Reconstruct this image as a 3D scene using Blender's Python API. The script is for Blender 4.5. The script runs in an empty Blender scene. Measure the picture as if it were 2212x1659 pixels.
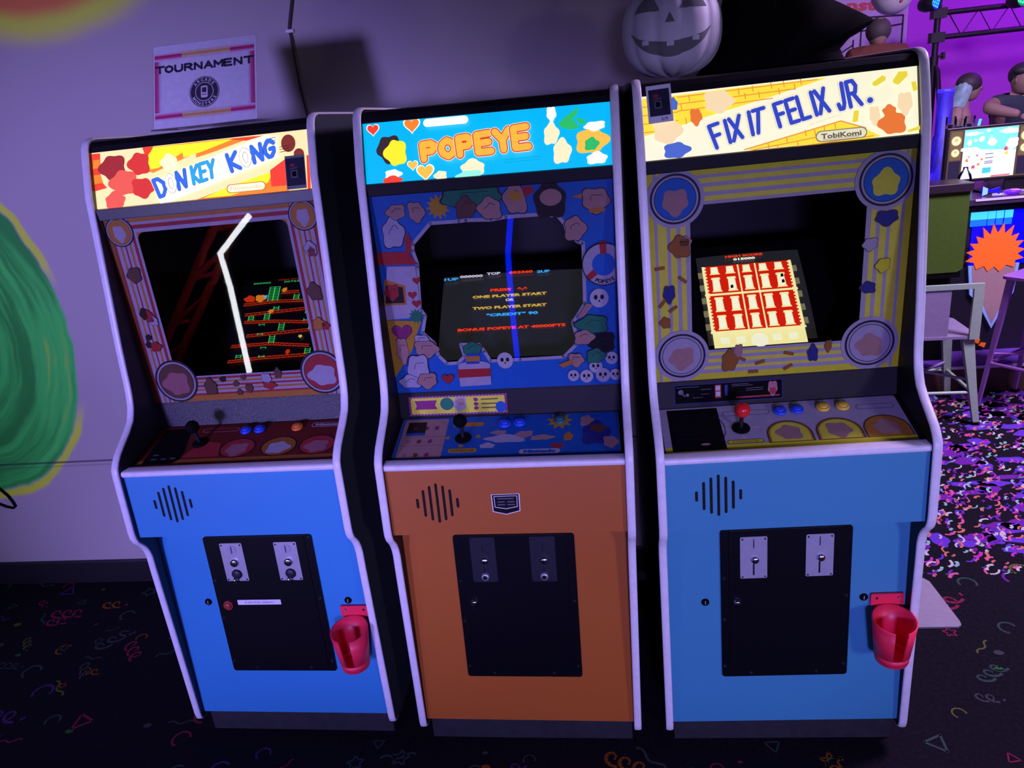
import bpy, math, random
from mathutils import Vector, Matrix, Euler
from mathutils.geometry import tessellate_polygon
C = bpy.context.scene.collection
R = random.Random(7)
sin, cos, pi = math.sin, math.cos, math.pi
# ---------------------------------------------------------------- camera, world, lights, exposure
sc = bpy.context.scene
cd = bpy.data.cameras.new('camera'); cam = bpy.data.objects.new('camera', cd); C.objects.link(cam)
cam.location = (0.27546, -1.57886, 1.66210); cam.rotation_euler = (1.22268, 0.09692, 0.10478)
cd.sensor_width = 36; cd.sensor_fit = 'HORIZONTAL'; cd.lens = 36 * 1597.04 / 2212; cd.clip_start = .02
sc.camera = cam
w = bpy.data.worlds.new('dim_violet_room'); sc.world = w; w.use_nodes = True
w.node_tree.nodes['Background'].inputs[0].default_value = (.20, .15, .55, 1); w.node_tree.nodes['Background'].inputs[1].default_value = .045
sc.view_settings.view_transform = 'Standard'; sc.view_settings.look = 'None'
sc.view_settings.exposure = 0.0; sc.view_settings.gamma = 1.0; sc.view_settings.use_curve_mapping = False
def area(name, loc, aim, size, col, e, spread=pi):
    l = bpy.data.lights.new(name, 'AREA'); l.size = size; l.color = col; l.energy = e; l.spread = spread
    o = bpy.data.objects.new(name, l); C.objects.link(o); o.location = loc
    o.rotation_euler = (Vector(aim) - Vector(loc)).to_track_quat('-Z', 'Y').to_euler(); return o
def spot(name, loc, aim, ang, blend, col, e, r=.12):
    l = bpy.data.lights.new(name, 'SPOT'); l.spot_size = math.radians(ang); l.spot_blend = blend; l.color = col; l.energy = e; l.shadow_soft_size = r
    o = bpy.data.objects.new(name, l); C.objects.link(o); o.location = loc
    o.rotation_euler = (Vector(aim) - Vector(loc)).to_track_quat('-Z', 'Y').to_euler(); return o
spot('unseen_front_spot', (-2.2, -5.2, 1.45), (-1.32, .4, .90), 32, .8, (.345, .27, 1.0), 1330, .38)  # three added spots behind the camera, cones shaped to fade above the cabinets
spot('unseen_front_spot', (.75, -5.2, 1.45), (.36, 0, .62), 27, .8, (.355, .265, 1.0), 830, .36)
spot('unseen_front_spot', (3.6, -4.4, 1.45), (.75, .1, .80), 24, .7, (.60, .57, .86), 300, .36)
area('unseen_hall_fill', (3.0, 1.0, 3.0), (2.2, 2.0, .2), .8, (.70, .48, 1.0), 150)  # unseen fill added to brighten the far carpet and chairs
area('stage_wash_lamp', (4.4, 4.4, 3.2), (3.6, 5.6, 1.9), .6, (.42, .0, 1.0), 40)
area('unseen_stage_fill', (1.7, 2.2, 2.6), (2.6, 3.9, 1.0), .4, (.6, .55, .9), 5, 1.2)  # unseen fill added for the people and the bar
# ---------------------------------------------------------------- mesh helpers
def norm(v):
    l = math.sqrt(sum(a * a for a in v)) or 1; return tuple(a / l for a in v)
def cross(a, b): return (a[1]*b[2]-a[2]*b[1], a[2]*b[0]-a[0]*b[2], a[0]*b[1]-a[1]*b[0])
class Frame:
    """a plane: origin, right, up, outward"""
    def __init__(s, o, u=(1, 0, 0), v=(0, 0, 1)):
        s.o, s.u, s.v = o, norm(u), norm(v); s.n = norm(cross(s.u, s.v))
    def __call__(s, a, b, c=0.0): return tuple(s.o[i] + a*s.u[i] + b*s.v[i] + c*s.n[i] for i in range(3))
def slope(top, bot):                    # cabinet plane through two (y, z) points, origin at the lower
    return Frame((0, bot[0], bot[1]), (1, 0, 0), (0, top[0]-bot[0], top[1]-bot[1]))
def circle(x, y, rx, ry=None, n=28, a0=0.0): 
    ry = rx if ry is None else ry
    return [(x + rx*cos(a0+2*pi*i/n), y + ry*sin(a0+2*pi*i/n)) for i in range(n)]
def heart(x, y, r, n=28):
    out = []
    for i in range(n):
        t = 2*pi*i/n; out.append((x - r*(16*sin(t)**3)/17, y + r*(13*cos(t)-5*cos(2*t)-2*cos(3*t)-cos(4*t))/17))
    return out
def cloud(x, y, rx, ry, lobes=5, n=44):
    ph = x*90+y*50; k = lambda t: 1+.10*cos(lobes*t+ph)+.07*cos(3*t-ph)+.05*cos(2*t+2*ph)
    return [(x+rx*cos(t)*k(t), y+ry*sin(t)*k(t)) for t in (2*pi*i/n for i in range(n))]
def burst(x, y, r, k=12, q=.62, a0=.1): return [(x+(r if i % 2 == 0 else r*q)*cos(a0+pi*i/k), y+(r if i % 2 == 0 else r*q)*sin(a0+pi*i/k)) for i in range(2*k)]
def rrect(x0, y0, x1, y1, r, n=5):
    o = []
    for cx, cy, a in ((x1-r, y0+r, -pi/2), (x1-r, y1-r, 0), (x0+r, y1-r, pi/2), (x0+r, y0+r, pi)):
        o += [(cx+r*cos(a+pi/2*i/n), cy+r*sin(a+pi/2*i/n)) for i in range(n+1)]
    return o
def clip(poly, x0, x1, y0, y1):
    for ax, lim, sg in ((0, x0, 1), (0, x1, -1), (1, y0, 1), (1, y1, -1)):
        out = []
        for i, p in enumerate(poly):
            q = poly[(i+1) % len(poly)]; a, b = (p[ax]-lim)*sg, (q[ax]-lim)*sg
            if a >= 0: out.append(p)
            if (a >= 0) != (b >= 0):
                t = a/(a-b); out.append((p[0]+t*(q[0]-p[0]), p[1]+t*(q[1]-p[1])))
        poly = out
        if len(poly) < 3: return []
    return poly
class MB:
    def __init__(s): s.v, s.f, s.mi, s.ms, s.sm = [], [], [], [], []
    def m(s, mat):
        if mat not in s.ms: s.ms.append(mat)
        return s.ms.index(mat)
    def face(s, pts, mat, smooth=False):
        b = len(s.v); s.v += [tuple(p) for p in pts]; s.f.append(tuple(range(b, b+len(pts)))); s.mi.append(s.m(mat)); s.sm.append(smooth)
    def grid(s, rows, mat, cu=False, cv=False, smooth=True):
        b = len(s.v); n = len(rows[0]); k = s.m(mat)
        for r in rows: s.v += [tuple(p) for p in r]
        for i in range(len(rows) if cv else len(rows)-1):
            for j in range(n if cu else n-1):
                i2, j2 = (i+1) % len(rows), (j+1) % n
                s.f.append((b+i*n+j, b+i*n+j2, b+i2*n+j2, b+i2*n+j)); s.mi.append(k); s.sm.append(smooth)
    def box(s, x0, x1, y0, y1, z0, z1, mat, F=None):
        F = F or (lambda a, b, c: (a, b, c)); P = [F(x, y, z) for z in (z0, z1) for y in (y0, y1) for x in (x0, x1)]
        b = len(s.v); s.v += P; k = s.m(mat)
        for q in ((0,2,3,1),(4,5,7,6),(0,1,5,4),(2,6,7,3),(0,4,6,2),(1,3,7,5)): s.f.append(tuple(b+i for i in q)); s.mi.append(k); s.sm.append(False)
    def slab(s, F, x0, x1, v0, v1, d0, d1, mat): s.box(x0, x1, v0, v1, d0, d1, mat, F)
    def prism(s, poly, F, d0, d1, mat, side=None):
        lo, hi = [F(a, b, d0) for a, b in poly], [F(a, b, d1) for a, b in poly]
        s.flatp(poly, F, d1, mat); s.flatp(poly, F, d0, mat, True); n = len(poly); b = len(s.v); s.v += lo+hi; k = s.m(side or mat)
        for i in range(n):
            j = (i+1) % n; s.f.append((b+i, b+j, b+n+j, b+n+i)); s.mi.append(k); s.sm.append(False)
    def flatp(s, poly, F, d, mat, flip=False):
        if len(poly) < 3: return
        tr = tessellate_polygon([[Vector((a, b, 0)) for a, b in poly]]); b = len(s.v); s.v += [F(x, y, d) for x, y in poly]; k = s.m(mat)
        for t in tr:
            p = [poly[i] for i in t]; ar = (p[1][0]-p[0][0])*(p[2][1]-p[0][1])-(p[1][1]-p[0][1])*(p[2][0]-p[0][0])
            if (ar < 0) != flip: t = t[::-1]
            s.f.append(tuple(b+i for i in t)); s.mi.append(k); s.sm.append(False)
    def hole(s, outer, inner, F, d, mat):
        tr = tessellate_polygon([[Vector((a, b, 0)) for a, b in outer], [Vector((a, b, 0)) for a, b in inner]])
        al = outer+inner; b = len(s.v); s.v += [F(x, y, d) for x, y in al]; k = s.m(mat)
        for t in tr:
            p = [al[i] for i in t]; ar = (p[1][0]-p[0][0])*(p[2][1]-p[0][1])-(p[1][1]-p[0][1])*(p[2][0]-p[0][0])
            s.f.append(tuple(b+i for i in (t if ar > 0 else t[::-1]))); s.mi.append(k); s.sm.append(False)
    def stroke(s, pts, wd, F, d, mat, closed=False, cap=True):
        n = len(pts)
        for i in range(n if closed else n-1):
            p, q = pts[i], pts[(i+1) % n]; l = math.hypot(q[0]-p[0], q[1]-p[1])
            if l < 1e-7: continue
            ux, uy = (q[0]-p[0])/l*wd/2, (q[1]-p[1])/l*wd/2
            s.face([F(p[0]+uy, p[1]-ux, d), F(q[0]+uy, q[1]-ux, d), F(q[0]-uy, q[1]+ux, d), F(p[0]-uy, p[1]+ux, d)], mat)
        if cap:
            for p in pts: s.face([F(a, b, d) for a, b in circle(p[0], p[1], wd/2, n=10)], mat)
    def cyl(s, F, x, y, r, d0, d1, mat, r1=None, n=20, smooth=True):
        r1 = r if r1 is None else r1
        s.grid([[F(a, b, d0) for a, b in circle(x, y, r, n=n)], [F(a, b, d1) for a, b in circle(x, y, r1, n=n)]], mat, cu=True, smooth=smooth)
        s.face([F(a, b, d1) for a, b in circle(x, y, r1, n=n)], mat); s.face([F(a, b, d0) for a, b in circle(x, y, r, n=n)][::-1], mat)
    def lathe(s, prof, F, x, y, mat, n=24):
        s.grid([[F(a, b, h) for a, b in circle(x, y, max(r, 1e-5), n=n)] for r, h in prof], mat, cu=True)
    def ball(s, c, r, mat, n=16, m=10, sx=1, sy=1, sz=1):
        s.grid([[(c[0]+sx*r*sin(a)*cos(t), c[1]+sy*r*sin(a)*sin(t), c[2]-sz*r*cos(a)) for t in (2*pi*i/n for i in range(n))] for a in (1e-3+(pi-2e-3)*j/m for j in range(m+1))], mat, cu=True)
    def tube(s, pts, r, mat, n=8, closed=False):
        rows = []; N = len(pts); rr = r if isinstance(r, (list, tuple)) else [r]*N; up = None
        for i, p in enumerate(pts):
            a, b = Vector(pts[max(i-1, 0)]), Vector(pts[min(i+1, N-1)]); t = (b-a).normalized()
            if up is None: up = Vector((0, 0, 1)) if abs(t.z) < .9 else Vector((1, 0, 0))
            x = t.cross(up).normalized(); up = x.cross(t).normalized(); P = Vector(p)
            rows.append([tuple(P + rr[i]*(cos(2*pi*k/n)*x + sin(2*pi*k/n)*up)) for k in range(n)])
        s.grid(rows, mat, cu=True); s.face(rows[0], mat); s.face(rows[-1][::-1], mat)
    def text(s, F, body, x, y, h, d, mat, ax='CENTER', width=None, bold=0.0, rot=0.0, shear=0.0):
        cu = bpy.data.curves.new('t', 'FONT'); cu.body = body; cu.size = h/.72; cu.align_x = ax; cu.align_y = 'BOTTOM_BASELINE'; cu.offset = bold; cu.shear = shear; cu.resolution_u = 2
        ob = bpy.data.objects.new('t', cu); me = ob.to_mesh()
        xs = [v.co.x for v in me.vertices]; k = (width/(max(xs)-min(xs))) if width and xs else 1
        b = len(s.v); mi = s.m(mat)
        for v in me.vertices:
            a, c = v.co.x*k, v.co.y; s.v.append(F(x+a*cos(rot)-c*sin(rot), y+a*sin(rot)+c*cos(rot), d))
        for p in me.polygons: s.f.append(tuple(b+i for i in p.vertices)); s.mi.append(mi); s.sm.append(False)
        ob.to_mesh_clear(); bpy.data.objects.remove(ob); bpy.data.curves.remove(cu)
    def build(s, name, parent=None, bevel=0.0, loc=None, **tags):
        me = bpy.data.meshes.new(name); me.from_pydata(s.v, [], s.f); 
        for mt in s.ms: me.materials.append(mt)
        me.polygons.foreach_set('material_index', s.mi); me.polygons.foreach_set('use_smooth', s.sm); me.update()
        o = bpy.data.objects.new(name, me); C.objects.link(o)
        if parent: o.parent = parent
        if loc: o.location = loc
        if bevel:
            b = o.modifiers.new('bevel', 'BEVEL'); b.width = bevel; b.segments = 2; b.limit_method = 'ANGLE'; b.angle_limit = .6
        for k, v in tags.items(): o[k] = v
        return o
def thing(name, label, cat, loc=(0, 0, 0), rot=(0, 0, 0), group=None):
    o = bpy.data.objects.new(name, None); C.objects.link(o); o.location = loc; o.rotation_euler = rot; o.empty_display_size = .1
    o['label'] = label; o['category'] = cat
    if group: o['group'] = group
    return o
def tag(o, label, cat, group=None):
    o['label'] = label; o['category'] = cat
    if group: o['group'] = group
    return o
XY = Frame((0, 0, 0), (1, 0, 0), (0, 1, 0))     # on the floor, normal up
def XZ(y, z=0): return Frame((0, y, z), (1, 0, 0), (0, 0, 1))   # facing -y
# ---------------------------------------------------------------- materials (all node based)
MATS = {}
def mat(name, col, rough=.5, metal=0.0, emis=0.0, ecol=None, var=.12, scale=60, bump=0.0, spec=.5, coat=0.0):
    if name in MATS: return MATS[name]
    m = bpy.data.materials.new(name); m.use_nodes = True; nt = m.node_tree; b = nt.nodes['Principled BSDF']
    b.inputs['Roughness'].default_value = rough; b.inputs['Metallic'].default_value = metal; b.inputs['Specular IOR Level'].default_value = spec
    b.inputs['Coat Weight'].default_value = coat; b.inputs['Coat Roughness'].default_value = .08
    tc = nt.nodes.new('ShaderNodeTexCoord'); nz = nt.nodes.new('ShaderNodeTexNoise'); nz.inputs['Scale'].default_value = scale; nz.inputs['Detail'].default_value = 2
    nt.links.new(tc.outputs['Object'], nz.inputs['Vector'])
    mx = nt.nodes.new('ShaderNodeMix'); mx.data_type = 'RGBA'
    mx.inputs[6].default_value = tuple(c*(1-var) for c in col)+(1,); mx.inputs[7].default_value = tuple(min(c*(1+var), 1) for c in col)+(1,)
    nt.links.new(nz.outputs['Fac'], mx.inputs[0]); nt.links.new(mx.outputs[2], b.inputs['Base Color'])
    if emis:
        b.inputs['Emission Color'].default_value = tuple(ecol or col)+(1,); b.inputs['Emission Strength'].default_value = emis
    if bump:
        bp = nt.nodes.new('ShaderNodeBump'); bp.inputs['Strength'].default_value = bump; bp.inputs['Distance'].default_value = .002
        nt.links.new(nz.outputs['Fac'], bp.inputs['Height']); nt.links.new(bp.outputs['Normal'], b.inputs['Normal'])
    MATS[name] = m; return m
def S(r, g, b): return tuple((c/255/12.92 if c <= 10 else ((c/255+.055)/1.055)**2.4) for c in (r, g, b))
def glow(name, rgb, k=1.0): return mat('lit_'+name, tuple(c*.3 for c in S(*rgb)), .4, emis=k, ecol=S(*rgb), var=.02)
def glass(name, refl=1.0, tint=(1, 1, 1)):
    if name in MATS: return MATS[name]
    m = bpy.data.materials.new(name); m.use_nodes = True; nt = m.node_tree; nt.nodes.remove(nt.nodes['Principled BSDF'])
    t = nt.nodes.new('ShaderNodeBsdfTransparent'); t.inputs[0].default_value = tint+(1,); g = nt.nodes.new('ShaderNodeBsdfGlossy'); g.inputs['Roughness'].default_value = .015
    f = nt.nodes.new('ShaderNodeFresnel'); f.inputs[0].default_value = 1.5; mx = nt.nodes.new('ShaderNodeMixShader')
    k = nt.nodes.new('ShaderNodeMath'); k.operation = 'MULTIPLY'; k.inputs[1].default_value = refl; nt.links.new(f.outputs[0], k.inputs[0])
    nt.links.new(k.outputs[0], mx.inputs[0]); nt.links.new(t.outputs[0], mx.inputs[1]); nt.links.new(g.outputs[0], mx.inputs[2])
    nt.links.new(mx.outputs[0], nt.nodes['Material Output'].inputs[0]); MATS[name] = m; return m
BLACK = mat('black_laminate', (.007, .007, .008), .5, spec=.22); MATTE = mat('matte_black', (.0025, .0025, .003), .85, spec=.1)
GREENSIDE = mat('dark_laminate', (.05, .06, .062), .5)
WHITE = mat('white_plastic_molding', (.86, .84, .84), .35)
BLUE = mat('light_blue_paint', (.040, .285, .56), .38, scale=220, var=.05); BLUE2 = mat('sky_blue_paint', (.058, .30, .44), .4, scale=220, var=.05)
ORANGE = mat('orange_paint', (.46, .125, .017), .4, scale=220, var=.05)
DOOR = mat('black_enamel_steel', (.0025, .0025, .004), .4, spec=.2, scale=300, bump=.05); CHROME = mat('chrome', (.7, .7, .75), .18, 1.0); STEEL = mat('brushed_steel', (.55, .55, .58), .42, .7)
GREYPL = mat('grey_zinc_plate', (.42, .42, .47), .45, .3); DARKPL = mat('dark_steel_plate', (.016, .016, .024), .5, .3)
HOLE = mat('dark_slot', (.002, .002, .002), .9); LEATHER = mat('black_textured_vinyl', (.02, .02, .024), .36, scale=420, bump=.55)
RED = mat('red_plastic', (1.0, .03, .085), .4, var=.03); GLASS = glass('screen_glass', 1.0, (.87, .87, .87)); KICK = mat('scuffed_black_plinth', (.02, .02, .024), .6, scale=40, var=.5)
PAL = {k: mat('print_'+k, tuple(q*.62 for q in c), .5, spec=.15) for k, c in dict(x=(.02, .20, .72), blu=(.02, .16, .6), gold=(.75, .42, .03), lav=(.62, .58, .68), tan=(.62, .36, .30), grn=(.03, .30, .16), brn=(.20, .09, .06), dbrn=(.035, .02, .018), red=(.62, .04, .04),
    ora=(.75, .30, .05), pur=(.40, .04, .22), bl2=(.03, .12, .55), wht=(.72, .70, .74), blk=(.01, .01, .012), yel=(1.1, 1.1, .09), olv=(1.05, 1.05, .04), crim=(.55, .05, .06), rng=(.03, .03, .05), grey=(.22, .22, .25), pnk=(.55, .22, .25), nav=(.04, .05, .30), mar=(.20, .025, .02), orb=(.50, .19, .03)).items()}
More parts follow.
